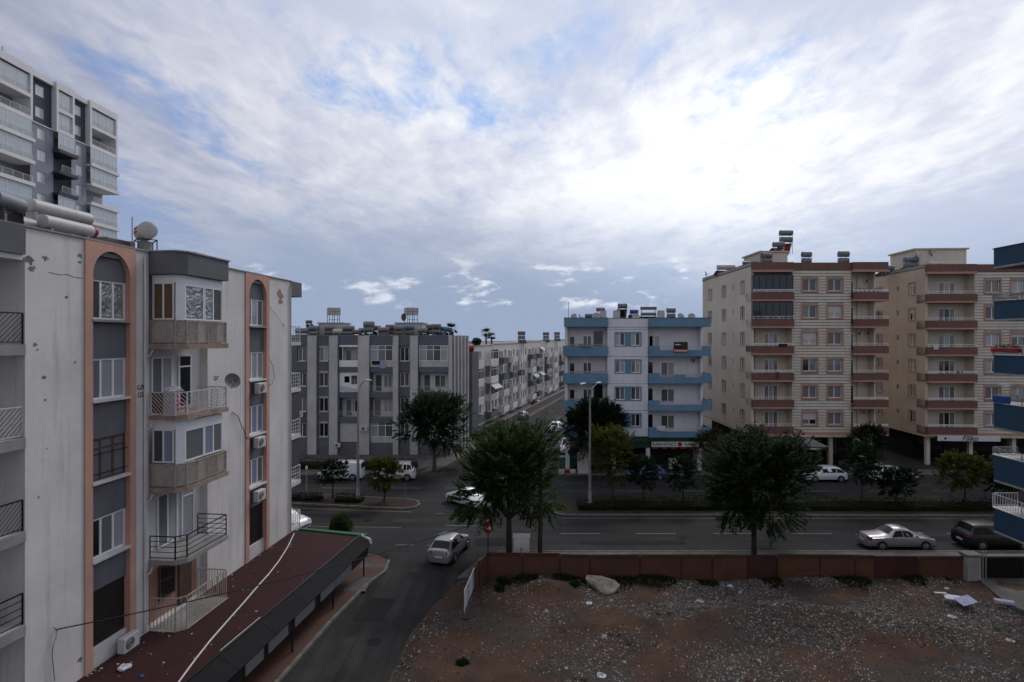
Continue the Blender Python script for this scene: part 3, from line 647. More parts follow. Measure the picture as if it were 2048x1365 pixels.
# the projecting bay: balconies stacked between the strips
POLY = [(B0, 0), (B0, -1.18), (B0 + .36, -1.5), (B1, -1.5), (B1, 0)]
def inset(d): return [(B0 + d, .0), (B0 + d, -1.18 + d * .6), (B0 + .36 + d * .5, -1.5 + d), (B1 - d, -1.5 + d), (B1 - d, 0)]
def edges(poly):
    for p, q in zip(poly[:-1], poly[1:]):
        yield Face(LB, p[0], p[1], math.atan2(q[1] - p[1], q[0] - p[0])), math.hypot(q[0] - p[0], q[1] - p[1])
F.add('bay_parapet', MB().prism(POLY[:-1] + [(B1, 0)], 17.2, 18.12), 'plaster_grey')
F.add('bay_coping', MB().prism([(B0 - .05, .1), (B0 - .05, -1.22), (B0 + .34, -1.56), (B1 + .06, -1.56), (B1 + .06, .1)], 18.12, 18.18), 'concrete')
for i, f in enumerate(FL):
    F.add('balcony_slab', MB().prism(POLY, f - (.2 if i != 4 else .24), f - .01), 'concrete_rust' if i >= 2 else 'concrete')
    enclosed = i in (2, 4)
    for k, (E, ln) in enumerate(edges(inset(.07))):
        if k == 3 and not enclosed and i == 0: pass
        st, m = {4: ('diag', 'iron_rust'), 3: ('diag', 'iron_white'), 2: ('diag', 'iron_rust'), 1: ('rails', 'iron_black'), 0: ('bars', 'iron_rust')}[i]
        if ln > .2: railing(E, .01, ln - .01, f, .98 if i else 1.35, 0, m, st, r=.014)
        if enclosed:
            E.add('infill_board', MB().box(.012, ln - .012, .05, .07, f + .02, f + .96), 'board_grey')
    if enclosed:
        for k, (E, ln) in enumerate(edges(inset(.20))):
            z0 = f + 1.0; z1 = f + (2.88 if i == 4 else 2.72)
            if k == 0:
                E.add('corner_panel', MB().box(.0, ln, 0, .05, z1 - .32, z1), 'pvc'); glazing(E, .02, ln * .92, z0, z1 - .32, 0, 2, 0, ['board_brown'] if i == 4 else ['glass_drape', 'glass_bluecurtain'])
            elif k == 1:
                E.add('corner_panel', MB().box(.0, ln, 0, .05, f, z1), 'pvc')
            elif k == 2:
                E.add('head_panel', MB().box(.0, ln, 0, .05, z1 - .38, z1), 'pvc')
                glazing(E, .0, ln * .49, z0, z1 - .38, 0, 1, 0, ['foil'] if i == 4 else ['glass_grey'])
                glazing(E, ln * .5, ln, z0, z1 - .38, 0, 2, 0, ['foil', 'glass_drape'] if i == 4 else ['glass_bluecurtain', 'glass_grey'])
            else: E.add('side_panel', MB().box(.0, ln, 0, .05, f, z1), 'pvc')
    else:
        wm = ['glass_grey', 'glass_curtain'] if i != 0 else ['glass_dark']
        if i == 0:
            F.add('balcony_wall', MB().quad((B0 + .01, .35, 2.36), (BR - .3, .35, 2.36), (BR - .3, .35, 5.08), (B0 + .01, .35, 5.08)), 'salmon_wall')
            window(F, B0 + 1.0, f + .75, 1.0, 1.5, 1, .26, 0, 'wood_frame', pm=['glass_dark'])
            F.add('balcony_door', MB().cbox(B0 + 2.25, B0 + 3.1, .26, .34, f, f + 2.2, .01), 'wood_frame')
        else:
            window(F, B0 + .55 + .35 * (i == 1), f + (.75 if i == 3 else .1), 1.25, 1.65 if i == 3 else 2.3, 2, .27, 0, pm=wm)
            window(F, B0 + 2.25 + .2 * (i == 1), f + .05, .85, 2.4, 1, .27, 0, pm=['glass_dark'] if i == 3 else ['glass_curtain'], top=.22, name='balcony_door')
# brown reed screen and white board inside the open balcony railing
E0, ln0 = list(edges(inset(.12)))[0]
E0.add('reed_screen', MB().box(.05, .55, -.0, .02, FL[3] + .05, FL[3] + .95), 'board_brown')
E0.add('infill_board', MB().box(.56, ln0, -.0, .02, FL[3] + .05, FL[3] + .95), 'pvc_dirty')
# pipes down the wall
for u, m in ((B0 - .28, 'plaster_white'), (RE - .12, 'pvc_dirty')):
    F.add('downpipe', MB().tube([(u, -.07, 2.4), (u, -.07, 17.6), (u + .05, -.02, 17.9)], .05, 8), m, smooth=True)
for f in FL[1:]: F.add('pipe_elbow', MB().tube([(B0 - .3, -.1, f - .55), (B0 - .14, -.18, f - .5), (B0 - .02, -.2, f - .28)], .035, 6), 'pvc_dirty')
# flaked plaster and a crack
def scar(px, py, s, seed, m='plaster_scar'):
    rr = random.Random(seed); u = lu(px); Y = 12 + u * .995; z = Z_(py, Y)
    pts = [(u + s * (0.35 + .9 * rr.random()) * math.cos(a) * 1.2, -.005, z + s * (0.35 + .9 * rr.random()) * math.sin(a)) for a in [2 * math.pi * k / 17 for k in range(17)]]
    F.add('flaked_plaster', MB().poly(pts), m)
for k, (px, py, s) in enumerate(((58, 520, .16), (64, 538, .13), (91, 517, .10), (160, 512, .10), (160, 525, .07), (132, 595, .07), (70, 690, .07), (88, 755, .08), (90, 800, .05), (150, 725, .05), (75, 700, .04), (160, 1320, .10), (77, 995, .05), (94, 897, .03))): scar(px, py, s, k)
scar(559, 590, .36, 77, 'concrete_rust'); scar(561, 604, .22, 78, 'concrete_rust'); scar(567, 650, .1, 79)
b = MB(); pts = [(97, 545), (110, 548), (122, 550), (134, 549), (146, 554), (158, 556), (166, 557)]
b.tube([(lu(x), -.001, Z_(y, 12 + lu(x) * .995)) for x, y in pts], .012, 4); F.add('crack', b, 'plaster_scar')
# sprayed letters
g = text(None, 'GR\nGS', .30, 'iron_black', LB, F.P(lu(281), -.012, Z_(783, 12 + lu(281) * .995)), ext=.003, name='graffiti')
g = text(None, 'G7', .30, 'iron_black', LB, F.P(lu(432), -.012, Z_(757, 12 + lu(432) * .995)), ext=.003, name='graffiti')
# loose service cables on the wall
def wcable(pts, r=.014): F.add('wall_cable', MB().tube([(lu(x), -.04 - .08 * math.sin(math.pi * i / (len(pts) - 1)), Z_(y, 12 + lu(x) * .995)) for i, (x, y) in enumerate(pts)], r, 5), 'cable', smooth=True)
wcable([(463, 825), (473, 833), (478, 850), (484, 862), (490, 876), (494, 879)], .02); wcable([(535, 714), (543, 732), (545, 755), (541, 768), (534, 773)]); wcable([(535, 610), (555, 640), (572, 662)], .009)
wcable([(105, 1255), (110, 1262), (106, 1275), (100, 1290), (98, 1310), (103, 1340), (107, 1362)], .012)
# balconies of the end facing the boulevard
NB = Face(LB, RE + 1.42, 0.0, R(90))
NS = Face(LB, RE + .02, .04, 0)
for i, f in enumerate(FL):
    F.add('balcony_slab', MB().box(RE + .002, RE + 1.45, .03, 6, f - .22, f), 'plaster_white')
    railing(NS, .02, 1.38, f, 1.0, .03, 'iron_white', 'rails'); railing(NB, .1, 5.9, f, 1.0, 0, 'iron_white', 'bars')
    if i in (1, 2): F.add('balcony_blind', MB().box(RE + .05, RE + 1.38, .09, .12, f + 1.05, f + 2.75), 'tower_dark')
F.add('parapet_band', MB().box(RE + .002, RE + 1.45, -.03, 6, 17.2, 18.13), 'plaster_grey')

# things fixed to or standing on the left block
def LW(u, y, z):
    p = Matrix.Rotation(LROT, 3, 'Z') @ Vector((u, y, z)); return (p.x - 16.3, p.y + 12, z)
def lac(px, py, label, dz=0):
    u = lu(px); return aircon(label, LW(u, -.07, Z_(py, 12 + u * .995)), LROT)
lac(514, 786, 'air conditioner below the second window of the farther pink arched strip')
lac(512, 894, 'air conditioner below the third window of the farther pink arched strip')
lac(512, 1000, 'air conditioner below the lowest white window of the farther pink arched strip')
lac(247, 1297, 'air conditioner standing low beside the maroon canopy roof')
d_ = dish('grey satellite dish clamped to the open balcony corner of the white block', LW(B1 + .06, -1.62, FL[3] + .85), LROT - R(35), .36, R(20), 'dish_grey', .35)
t = thing('plastic_chair', 'bright pink plastic chair on the open balcony with diagonal railing', 'chair', LW(B0 + 1.0, -.75, FL[3]), LROT + R(25))
MB().cbox(-.2, .2, -.2, .2, .40, .44, .015).build('seat', MT['cloth_pink'], t)
b = MB(); b.box(-.2, -.12, .17, .2, .44, .92); b.box(.12, .2, .17, .2, .44, .92); b.box(-.12, .12, .172, .198, .80, .92); b.box(-.12, .12, .172, .198, .55, .62); b.build('backrest', MT['cloth_pink'], t)
for sx in (-.18, .18):
    for sy in (-.18, .18): MB().box(sx - .02, sx + .02, sy - .02, sy + .02, 0, .40).build('leg', MT['cloth_pink'], t)
def crumple(name, label, cat, loc, s, m, seed, sz=.6):
    rr = random.Random(seed); b = MB(); n, k = 12, 7
    for i in range(k + 1):
        th = math.pi * i / k
        for j in range(n):
            ph = 2 * math.pi * j / n; q = s * (.7 + .5 * rr.random())
            b.v.append((q * math.sin(th) * math.cos(ph), q * math.sin(th) * math.sin(ph), max(0, q * sz * (math.cos(th) + .55))))
    for i in range(k):
        for j in range(n): b.f.append((i * n + j, (i + 1) * n + j, (i + 1) * n + (j + 1) % n, i * n + (j + 1) % n))
    return tag(b.build(name, MT[m], None, loc, 0, False), label, cat)
crumple('laundry_bundle', 'pale bundle of laundry heaped on the balcony behind the reed screen', 'laundry', LW(B0 + .5, -.75, FL[3] + .95), .36, 'cloth_white', 3, .4)
tag(MB().cbox(-.3, .3, -.22, .22, 0, .62, .02).build('bucket', MT['car_trim'], None, LW(LE - 1.1, .6, FL[1] + .02), LROT), 'dark tub behind the lowest left balcony railing', 'tub')
# roof of the left block
RZ = 17.75
def RY(px, off): Y = (17.5 + off) / (.1 + (CX - px) / FPX); return ((px - CX) / FPX * Y, Y)
p = RY(118, 2.6); Yq = p[1]
t = thing('water_tank', 'long white cylindrical rooftop tank, the upper of a pair', 'water tank', (p[0], p[1], RZ), LROT, 'water tanks on the white block roof')
cyl(MB(), .25, 2.6, (.1, .0, 1.75), 20).build('tank', MT['tank_white'], t, smooth=True); MB().box(-1.2, -1.1, -.2, .2, 0, 1.5).build('support', MT['galv'], t); MB().box(.9, 1.0, -.2, .2, 0, 1.5).build('support', MT['galv'], t)
p = RY(135, 2.0)
t = thing('water_tank', 'white cylindrical rooftop tank with a red end cap', 'water tank', (p[0], p[1], RZ), LROT, 'water tanks on the white block roof')
cyl(MB(), .25, 2.1, (.0, .0, 1.12), 20).build('tank', MT['tank_white'], t, smooth=True); MB().lathe([(.25, 1.1), (.24, 1.22), (.12, 1.25)], 'x', 20, (0, 0, 1.12)).build('end_cap', MT['red_paint'], t, smooth=True)
MB().box(-.9, -.8, -.2, .2, 0, .87).build('support', MT['galv'], t); MB().box(.7, .8, -.2, .2, 0, .87).build('support', MT['galv'], t)
t = thing('chimney_hood', 'white rounded roof hood with a dark mouth beside the long tanks', 'roof vent', (*RY(70, 2.6), RZ), LROT)
b = MB(); b.prism([(-.7, -.28), (.2, -.28), (.2, .28), (-.7, .28)], 0, .9); b.build('base', MT['tank_white'], t)
MB().lathe([(.30, -.7), (.30, .2)], 'x', 20, (0, 0, .95)).build('hood', MT['tank_white'], t, smooth=True); MB().lathe([(.25, .2), (.25, .215)], 'x', 20, (0, 0, .97)).build('mouth', MT['iron_black'], t)
t = thing('water_tank', 'grey rooftop tank at the extreme left edge', 'water tank', (*RY(12, 2.2), RZ), LROT + R(15), 'water tanks on the white block roof')
cyl(MB(), .30, 1.3, (0, 0, 1.55)).build('tank', MT['tank_grey'], t, smooth=True); MB().box(-.5, -.45, -.25, .25, 0, 1.25).build('support', MT['iron_black'], t); MB().box(.45, .5, -.25, .25, 0, 1.25).build('support', MT['iron_black'], t)
t = thing('water_tank', 'white tank with red print on a black steel stand', 'water tank', (*RY(291, 2.4), RZ), R(-48), 'water tanks on the white block roof')
cyl(MB(), .40, 1.15, (0, 0, 1.78), 22).build('tank', MT['tank_white'], t, smooth=True)
for k in range(2):
    rr = random.Random(30 + k)
    for j in range(6): MB().box(-.36 + j * .115, -.36 + j * .115 + .07 + .03 * rr.random(), -.408, -.36, 1.84 - .17 * k, 1.94 - .17 * k).build('red_print', MT['red_paint'], t)
b = MB()
for x in (-.5, .5):
    for y in (-.38, .38): b.box(x - .02, x + .02, y - .02, y + .02, 0, 1.36)
b.box(-.52, .52, -.4, -.36, 1.34, 1.38); b.box(-.52, .52, .36, .4, 1.34, 1.38); b.box(-.52, -.48, -.36, .36, 1.341, 1.379); b.box(.48, .52, -.36, .36, 1.341, 1.379); b.build('stand', MT['iron_black'], t)
MB().lathe([(.28, 0), (.28, 1.3)], 'z', 16).build('flue', MT['concrete'], t, smooth=True)
MB().tube([(-.55, -.45, 0), (-.55, -.45, 2.5)], .02, 5).build('antenna_mast', MT['iron_black'], t)
t = thing('chimney', 'brown brick chimney stub with pale cap on the white block roof', 'chimney', (*RY(222, 3.2), RZ), LROT)
MB().cbox(-.7, .7, -.4, .4, 0, 1.25, .04).build('stack', MT['tank_brown'], t); MB().cbox(.75, 1.1, -.3, .3, 0, 1.3, .03).build('cap', MT['tank_white'], t)
t = thing('roof_pipe', 'short curled vent pipe on the dark bay parapet', 'vent', LW(B0 + 2.7, -.35, 18.0), LROT)
b = MB(); b.lathe([(.26, -.35), (.26, .35), (.20, .35), (.20, -.35)], 'x', 18, (0, 0, .22)); b.build('pipe', MT['concrete'], t, smooth=True); MB().box(-.3, .3, -.2, .2, -.05, .1).build('base', MT['concrete'], t)

# ================================================================== the maroon shop canopy along the left block
CN = thing('shop_canopy', 'low maroon flat shop canopy with black fascia along the white block', 'canopy')
def fx(Y): return -17.5 + .1 * Y
def inn(Y): return -9.4 + .14 * (Y - 35)
def outr(Y): return -8.66 + .13 * (Y - 35.1)
Ya, Yb = 11.0, 35.0
MB().prism([(fx(Ya) + .01, Ya), (inn(Ya), Ya), (inn(Yb), Yb), (fx(36.2) + .01, 36.2)], 2.15, 2.33).build('deck', MT['roof_red'], CN)
MB().prism([(inn(Ya), Ya), (inn(Ya) + .1, Ya), (inn(Yb) + .1, Yb + .0), (inn(Yb), Yb)], 2.1, 2.46).build('fascia_upstand', MT['fascia_black'], CN)
NP = 9
for k in range(NP):
    y0 = Ya + (Yb - Ya) * k / NP + .01; y1 = Ya + (Yb - Ya) * (k + 1) / NP - .01; b = MB()
    a, c = (inn(y0) + .11, y0, 2.42), (inn(y1) + .11, y1, 2.42); d, e = (outr(y0), y0, 1.86), (outr(y1), y1, 1.86)
    v = [a, d, e, c]; n = 0; b.v += v + [(x - .02, y, z - .05) for x, y, z in v]
    for f in ((0, 1, 2, 3), (7, 6, 5, 4), (0, 4, 5, 1), (1, 5, 6, 2), (2, 6, 7, 3), (3, 7, 4, 0)): b.f.append(f)
    b.build('fascia_panel', MT['fascia_slate'], CN)
MB().tube([(inn(Yb) + .1, Yb + .05, 2.4), (outr(35.1) - .12, 35.15, 2.1), (outr(35.1) - .05, 35.1, 1.86)], .09, 8).build('corner_trim', MT['plastic_white'], CN)
b = MB(); q = [(fx(36.2) + .3, 36.2), (inn(Yb) + .12, Yb), (inn(Yb) + .5, Yb + .15), (inn(Yb) + .42, Yb + .32), (fx(36.2) + .3, 36.42)]; b.prism(q, 2.0, 2.42); b.build('edge_board', MT['green_paint'], CN)
MB().prism([(fx(Ya) + .02, Ya), (inn(Ya) - 1.4, Ya), (inn(Yb) - 1.4, Yb - .6), (fx(36) + .02, 35.6)], 0.0, 2.14).build('shop_wall', MT['salmon_wall'], CN)
b = MB()
for k in range(7): y = 13 + k * 3.3; b.box(inn(y) - 1.4, inn(y) - 1.32, y, y + 2.2, .3, 1.9)
b.build('shop_glass', MT['glass_dark'], CN)
b = MB(); b.prism([(outr(Ya) - .2, Ya), (outr(Ya) - .1, Ya), (outr(34.8) - .1, 34.8), (outr(34.8) - .2, 34.8)], 1.28, 1.84); b.build('valance', MT['fascia_black'], CN)
for (pa, pb) in ((1138, 1170), (1168, 1198), (1210, 1248), (1262, 1300), (1310, 1345)):
    yb = 13.0 * FPX / (pa - HY); ya = 13.0 * FPX / (pb - HY)
    ang = math.atan2(1, .13)
    MB().cbox(0, (yb - ya) * 1.02, -.06, 0, 1.33, 1.8, .012).build('light_box', MT['light_box'], CN, (outr(ya) - .09, ya, 0), ang)
for k in range(6):
    y = 13.5 + k * 4.2; MB().tube([(outr(y) - .25, y, .1), (outr(y) - .25, y, 2.0)], .05, 8).build('post', MT['fascia_black'], CN)
# hose, batten and litter on the canopy
def onroof(px, py, z=2.335): x, y = G(px, py, z); return (x, y, z)
hp = [(588, 1068), (575, 1095), (558, 1122), (538, 1148), (518, 1170), (488, 1205), (455, 1242), (420, 1282), (390, 1320), (362, 1358), (340, 1390)]
tag(MB().tube([onroof(x, y, 2.37) for x, y in hp], .035, 7).build('conduit_pipe', MT['plastic_white'], None, smooth=True), 'long pale pipe lying across the maroon canopy roof', 'pipe')
tag(MB().tube([onroof(440, 1302, 2.36), onroof(520, 1235, 2.36)], .02, 5).build('batten', MT['plastic_white']), 'thin white batten lying beside the canopy fascia', 'batten')
rr = random.Random(5)
b = MB()
for k in range(90):
    y = 20.5 + 15 * rr.random() ** 1.6; x = fx(y) + .15 + (inn(y) - fx(y) - .4) * rr.random() ** 3.0; s = .015 + .045 * rr.random() ** 2.5; a = rr.random() * 6.3
    b.prism([(x + s * math.cos(a + t_) * (.6 + rr.random()), y + s * math.sin(a + t_) * (.6 + rr.random())) for t_ in (0, 1.6, 3.1, 4.7)], 2.332, 2.34 + s * .4)
o = stuff(b.build('roof_litter', MT['stone_pale'])); o['label'] = 'small crumbs of fallen plaster scattered over the maroon canopy'; o['category'] = 'litter'
crumple('plastic_bag', 'crumpled white plastic bag on the maroon canopy', 'plastic bag', onroof(248, 1338), .22, 'cloth_white', 11, .4)
crumple('plastic_bag', 'small crumpled blue plastic bag on the maroon canopy', 'plastic bag', onroof(283, 1354), .09, 'tank_blue', 12, .4)

# ================================================================== grey middle apartments (white pilasters)
def gx(px): return (px - CX) * .0624 + 32.0
GB = thing('apartment_block', 'grey four storey apartment block with broad white vertical pilasters', 'building', (-32.0, 71, 0), 0)
F = Face(GB); GF = [1.42, 4.57, 7.72, 10.87]; GW = gx(897)
WC = [(594.5, 612.5), (637, 656.5), (799, 818.5)]; BC = [(679, 716), (741, 786), (838, 896)]
holes = []
for z in GF:
    for a, c in WC: holes.append((gx(a), gx(c), z + .82, z + 2.78, .35))
    for a, c in BC: holes.append((gx(a), gx(c), z + .05, z + 2.85, 1.2))
F.add('wall', wall_sheet(-2, GW, 0, 14.9, holes), 'slate')
F.add('back_wall', MB().prism([(-2, 1.3), (GW + .2, 1.3), (GW + 1.6, 6.4), (GW + 1.0, 12), (-2, 12)], 0, 13.9), 'plaster_white')
F.add('roof', MB().prism([(-2, .03), (GW - .02, .03), (GW + 1.6, 6.4), (GW + 1.0, 12), (-2, 12)], 13.9, 14.1), 'roof_grey')
for k, (a, c) in enumerate(((617, 634.5), (660, 676.5), (717.5, 739.5), (787, 797.5), (821, 836.5))):
    F.add('pilaster', MB().box(gx(a), gx(c), -.42, .02, 0, 14.9), 'pilaster')
    F.add('pilaster_cap', MB().box(gx(a) - .03, gx(c) + .03, -.47, .04, 14.9, 14.97), 'concrete')
F.add('parapet_coping', MB().box(-2, GW, -.06, .2, 14.905, 14.96), 'concrete')
F.add('plinth', MB().box(-2, GW, -.1, -.004, 0, 1.2), 'plaster_grey')
rg = random.Random(4)
for i, z in enumerate(GF):
    for j, (a, c) in enumerate(WC):
        w = gx(c) - gx(a)
        window(F, gx(a) + .05, z + .84, w - .1, 1.7, 2, 0, .25, pm=[rg.choice(('glass_drape', 'glass_dark', 'glass_grey'))] * 2 if not (j == 1 and i == 3) else ['glass_grey', 'glass_curtain'])
        F.add('shutter_box', MB().box(gx(a) + .03, gx(c) - .03, .08, .30, z + 2.55, z + 2.77), 'shutter' if j == 1 else 'slate')
        F.add('sill', MB().box(gx(a), gx(c), -.08, .25, z + .76, z + .83), 'pvc_dirty')
def gl(j, i, style):
    a, c = gx(BC[j][0]), gx(BC[j][1]); z = GF[i]
    loggia_back(F, a, c, z + .05, z + 2.85, 1.2, 'recess_white', rnd=rg)
    F.add('spandrel_band', MB().box(a, c, -.12, -.002, z - .55, z + .12), 'slate')
    if style == 'rail': railing(F, a, c, z + .05, .85, .05, 'iron_white', 'rails')
    if style == 'glaze':
        F.add('apron_panel', MB().box(a, c, -.10, .0, z + .13, z + .85), 'pvc_dirty'); glazing(F, a + .02, c - .02, z + .86, z + 2.8, 0, 3 if j == 1 else 4, .28, ['glass_curtain', 'glass_grey', 'glass_drape'])
    if style == 'half':
        F.add('apron_panel', MB().box(a, c, -.10, .0, z + .13, z + .95), 'pvc'); F.add('head_rail', MB().box(a, c, -.04, .1, z + 2.6, z + 2.84), 'pvc')
        F.add('frame_post', MB().box(a + .35, a + .43, .0, .08, z + .95, z + 2.6), 'pvc')
    if style == 'shutter':
        b = MB()
        for k in range(17): b.box(a + .05, c - .05, .06, .10, z + .2 + k * .152, z + .2 + k * .152 + .145)
        F.add('roller_shutter', b, 'shutter')['kind'] = 'stuff'
    if style == 'board':
        F.add('screen_board', wall_sheet(a, c, z + .12, z + 2.8, [(a + .6, a + 1.25, z + 1.3, z + 2.1, .1), (a + 1.45, c - .1, z + 1.1, z + 2.2, .1)], .02), 'pvc')
        F.add('awning_flap', MB().poly([(a + .05, -.02, z + .95), (c - .1, -.6, z + .55), (c - .3, -.5, z + .3), (a + .05, -.05, z + .35)]), 'cloth_white')
for j, i, st in ((0, 3, 'half'), (0, 2, 'board'), (0, 1, 'rail'), (0, 0, 'shutter'), (1, 3, 'glaze'), (1, 2, 'rail'), (1, 1, 'rail'), (1, 0, 'glaze'), (2, 3, 'glaze'), (2, 2, 'rail'), (2, 1, 'rail'), (2, 0, 'rail')): gl(j, i, st)
# the striped end wall towards the far street
SD = Face(GB, GW, 0, R(75.2))
SD.add('side_wall', wall_sheet(0, 7.0, 0, 14.9, [(.55 + k * 1.3, 1.15 + k * 1.3, z + .9, z + 2.5, .2) for k in range(5) for z in GF]), 'slate')
for k in range(6): SD.add('pilaster', MB().box(k * 1.3 - .02, k * 1.3 + .42, -.3, .02, 0, 14.93), 'pilaster')
for k in range(5):
    for z in GF: window(SD, .57 + k * 1.3, z + .92, .56, 1.56, 1, 0, .1)
tag(MB().box(-.35, .35, -.02, .02, -1.0, 0).build('towel', MT['cloth_lilac'], None, (gx(766) - 32, 71 - .16, GF[3] + .95)), 'lilac towel hanging over the top balcony of the grey block', 'towel')
aircon('air conditioner low on the white pilaster of the grey block', (gx(731) - 32.0, 71 - .43, 3.1), 0)
aircon('air conditioner below the left column of windows of the grey block', (gx(601) - 32.0, 71 - .02, 4.75), 0)
aircon('air conditioner near the ground beside the roller shutter of the grey block', (gx(678) - 32.0, 71 - .43, 1.1), 0, .9)
# rooftop: stair heads, square tanks and solar heaters
for n_, (a, c, pt, lab) in enumerate(((636, 686, 649, 'left'), (790, 846, 648, 'right'))):
    t = thing('stair_head', 'white box shaped stair head under the %s square water tank of the grey block' % lab, 'roof hut', (X_((a + c) / 2, 73.5), 73.5, 14.1), 0)
    w = (c - a) * .0624; MB().box(-w / 2, w / 2, 0, 3.5, 0, 2.35).build('wall', MT['tank_white'], t); MB().box(-w / 2 - .12, w / 2 + .12, -.12, 3.62, 2.35, 2.5).build('roof', MT['concrete'], t)
for px, lab in ((667, 'left'), (822, 'right')):
    t = thing('water_tank', 'square pale water tank on tall steel legs, the %s one of two' % lab, 'water tank', (X_(px, 74.5), 74.5, 16.6), R(28), 'square tanks on the grey block roof')
    b = MB(); b.cbox(-.72, .72, -.72, .72, 1.0, 1.95, .03); b.build('tank', MT['tank_white'], t)
    b = MB()
    for x in (-.72, 0, .72):
        b.box(x - .02, x + .02, -.74, -.72, 1.0, 1.95); b.box(.72, .74, x - .02, x + .02, 1.0, 1.95)
    b.box(-.75, .75, -.752, -.72, 1.45, 1.49); b.box(.72, .752, -.75, .75, 1.45, 1.49); b.build('strap', MT['tank_brown'], t)
    b = MB()
    for x in (-.65, 0, .65):
        for y in (-.65, .65): b.box(x - .03, x + .03, y - .03, y + .03, 0, 1.0)
    b.box(-.68, .68, -.68, -.64, .35, .4); b.build('stand', MT['iron_black'], t)
t = thing('satellite_dish', 'brown mesh dish on edge beside the right square tank', 'satellite dish', (X_(809, 74), 74, 16.6), R(60), 'satellite dishes on roofs and balconies')
MB().lathe([(.001, .0), (.3, .04), (.5, .12), (.5, .14), (.3, .06), (.001, .02)], 'y', 18, (0, 0, .7)).build('reflector', MT['tank_brown'], t, smooth=True); MB().tube([(0, 0, 0), (0, 0, .7)], .03).build('mast', MT['galv'], t)
GH = [(605, 'tank_grey', None, 1.7, .36, 1.15), (618, 'tank_brown', None, .7, .22, 2.3), (660, 'tank_grey', 'tank_brown', 1.3, .30, 1.55), (697, 'tank_grey', 'tank_grey', 1.4, .33, 1.5), (714, 'tank_brown', None, 1.0, .30, 1.0), (738, 'tank_grey', 'tank_grey', 1.25, .42, 1.95), (768, 'tank_grey', 'tank_brown', 1.4, .32, 1.3), (782, 'tank_brown', 'tank_brown', 1.25, .36, 1.6), (819, 'tank_teal', 'tank_brown', 1.2, .27, 1.5), (863, 'tank_brown', 'tank_grey', 1.35, .34, 1.65), (883, 'tank_teal', 'tank_grey', 1.2, .30, 1.4), (896, 'tank_teal', None, 1.0, .28, 1.3), (628, 'tank_grey', 'tank_grey', 1.2, .32, 1.5), (676, 'tank_white', None, 1.1, .3, 1.1), (726, 'tank_grey', None, 1.0, .34, 1.2), (753, 'tank_brown', None, 1.0, .32, 1.5), (798, 'tank_grey', 'tank_brown', 1.1, .32, 1.5), (846, 'tank_grey', None, 1.2, .34, 1.2), (873, 'tank_brown', 'tank_grey', 1.1, .32, 1.7)]
GH.sort()
for k, (px, m, m2, L_, r, zt) in enumerate(GH):
    heater('rooftop solar heater on the grey block, %s from the left' % ORD[k], (X_(px, 72.0 + .5 * (k % 2)), 72.0 + .5 * (k % 2), 14.35), random.uniform(-.12, .12), m, m2, L_, r, zt, 'red_panel' if px == 819 else 'panel_dark')

# ================================================================== far street row of white flats
ROW0 = (-7.9, 86.0)
def rowb(name_label, u0, u1, h, seed, nb, palette):
    x, y = ROW0[0] + tF.x * u0, ROW0[1] + tF.y * u0
    t = thing('apartment_block', name_label, 'building', (x, y, 0), math.atan2(tF.y, tF.x), 'white flats lining the far street')
    f = Face(t); L_ = u1 - u0 - .4; rr = random.Random(seed); FLs = [1.0 + 3.0 * k for k in range(4)]
    bw = L_ / nb; holes = []
    for k in range(nb):
        for z in FLs:
            if k % 2 == 0: holes.append((k * bw + .9, k * bw + 2.1, z + .9, z + 2.4, .2))
    f.add('wall', wall_sheet(0, L_, 0, h, holes), 'row_white'); f.add('back_wall', MB().box(0, L_, .25, 10, 0, h - .5), 'row_white')
    f.add('end_wall', MB().box(-.02, .2, .004, .25, 0, h - .004).box(-.02, .2, .25, 10, h - .5, h - .004), 'row_white')
    f.add('coping', MB().box(-.1, L_, -.1, .25, h, h + .1), 'concrete')
    e = Face(t, -.025, 10, R(-90))
    for z in FLs:
        for q in (1.5, 4.5): window(e, q, z + .9, 1.2, 1.5, 2, -.04, 0)
        railing(e, 6.4, 9.9, z, .9, -1.0, 'iron_white', 'bars'); e.add('balcony_slab', MB().box(6.3, 10.0, -1.1, .02, z - .5, z), 'slate' if (z // 3) % 2 else 'plaster_grey')
    for k in range(nb):
        for i, z in enumerate(FLs):
            if k % 2 == 0: window(f, k * bw + .92, z + .92, 1.16, 1.46, 2, 0, .1, pm=[rr.choice(('glass_dark', 'glass_drape', 'glass_grey'))])
            else:
                m = rr.choice(palette); a, c = k * bw - .3, (k + 1) * bw + .1
                f.add('balcony', MB().box(a, c, -1.2, .0, z - .15, z).box(a, c, -1.2, -1.08, z, z + .95).box(a, a + .1, -1.08, 0, z, z + .95).box(c - .1, c, -1.08, 0, z, z + .95), m)
                if rr.random() < .45: glazing(f, a + .02, c - .02, z + .95, z + 2.7, -1.15, 3, .25)
                else: window(f, a + .6, z + .1, .9, 2.2, 1, -.07, 0, pm=['glass_dark'], name='balcony_door'); window(f, a + 1.9, z + .8, 1.2, 1.4, 2, -.07, 0, pm=['glass_drape'])
                if rr.random() < .07: f.add('awning', MB().quad((a, -1.2, z + 2.55), (c, -1.2, z + 2.55), (c, -2.0, z + 1.9), (a, -2.0, z + 1.9)), 'cloth_white')
    return t
rowb('nearest white block of the far street with grey balconies', 0, 17, 13.3, 1, 4, ['plaster_grey', 'row_white', 'row_white'])
rowb('second white block of the far street, slate blue balcony fronts', 17.4, 40, 13.5, 2, 7, ['slate', 'row_white', 'row_white', 'plaster_grey'])
rowb('third white block of the far street before the dark parked car', 40.4, 58, 13.8, 3, 5, ['plaster_grey', 'row_white', 'slate'])
rowb('fourth white block of the far street beyond the third', 58.4, 78, 14.0, 4, 5, ['plaster_grey', 'row_white'])
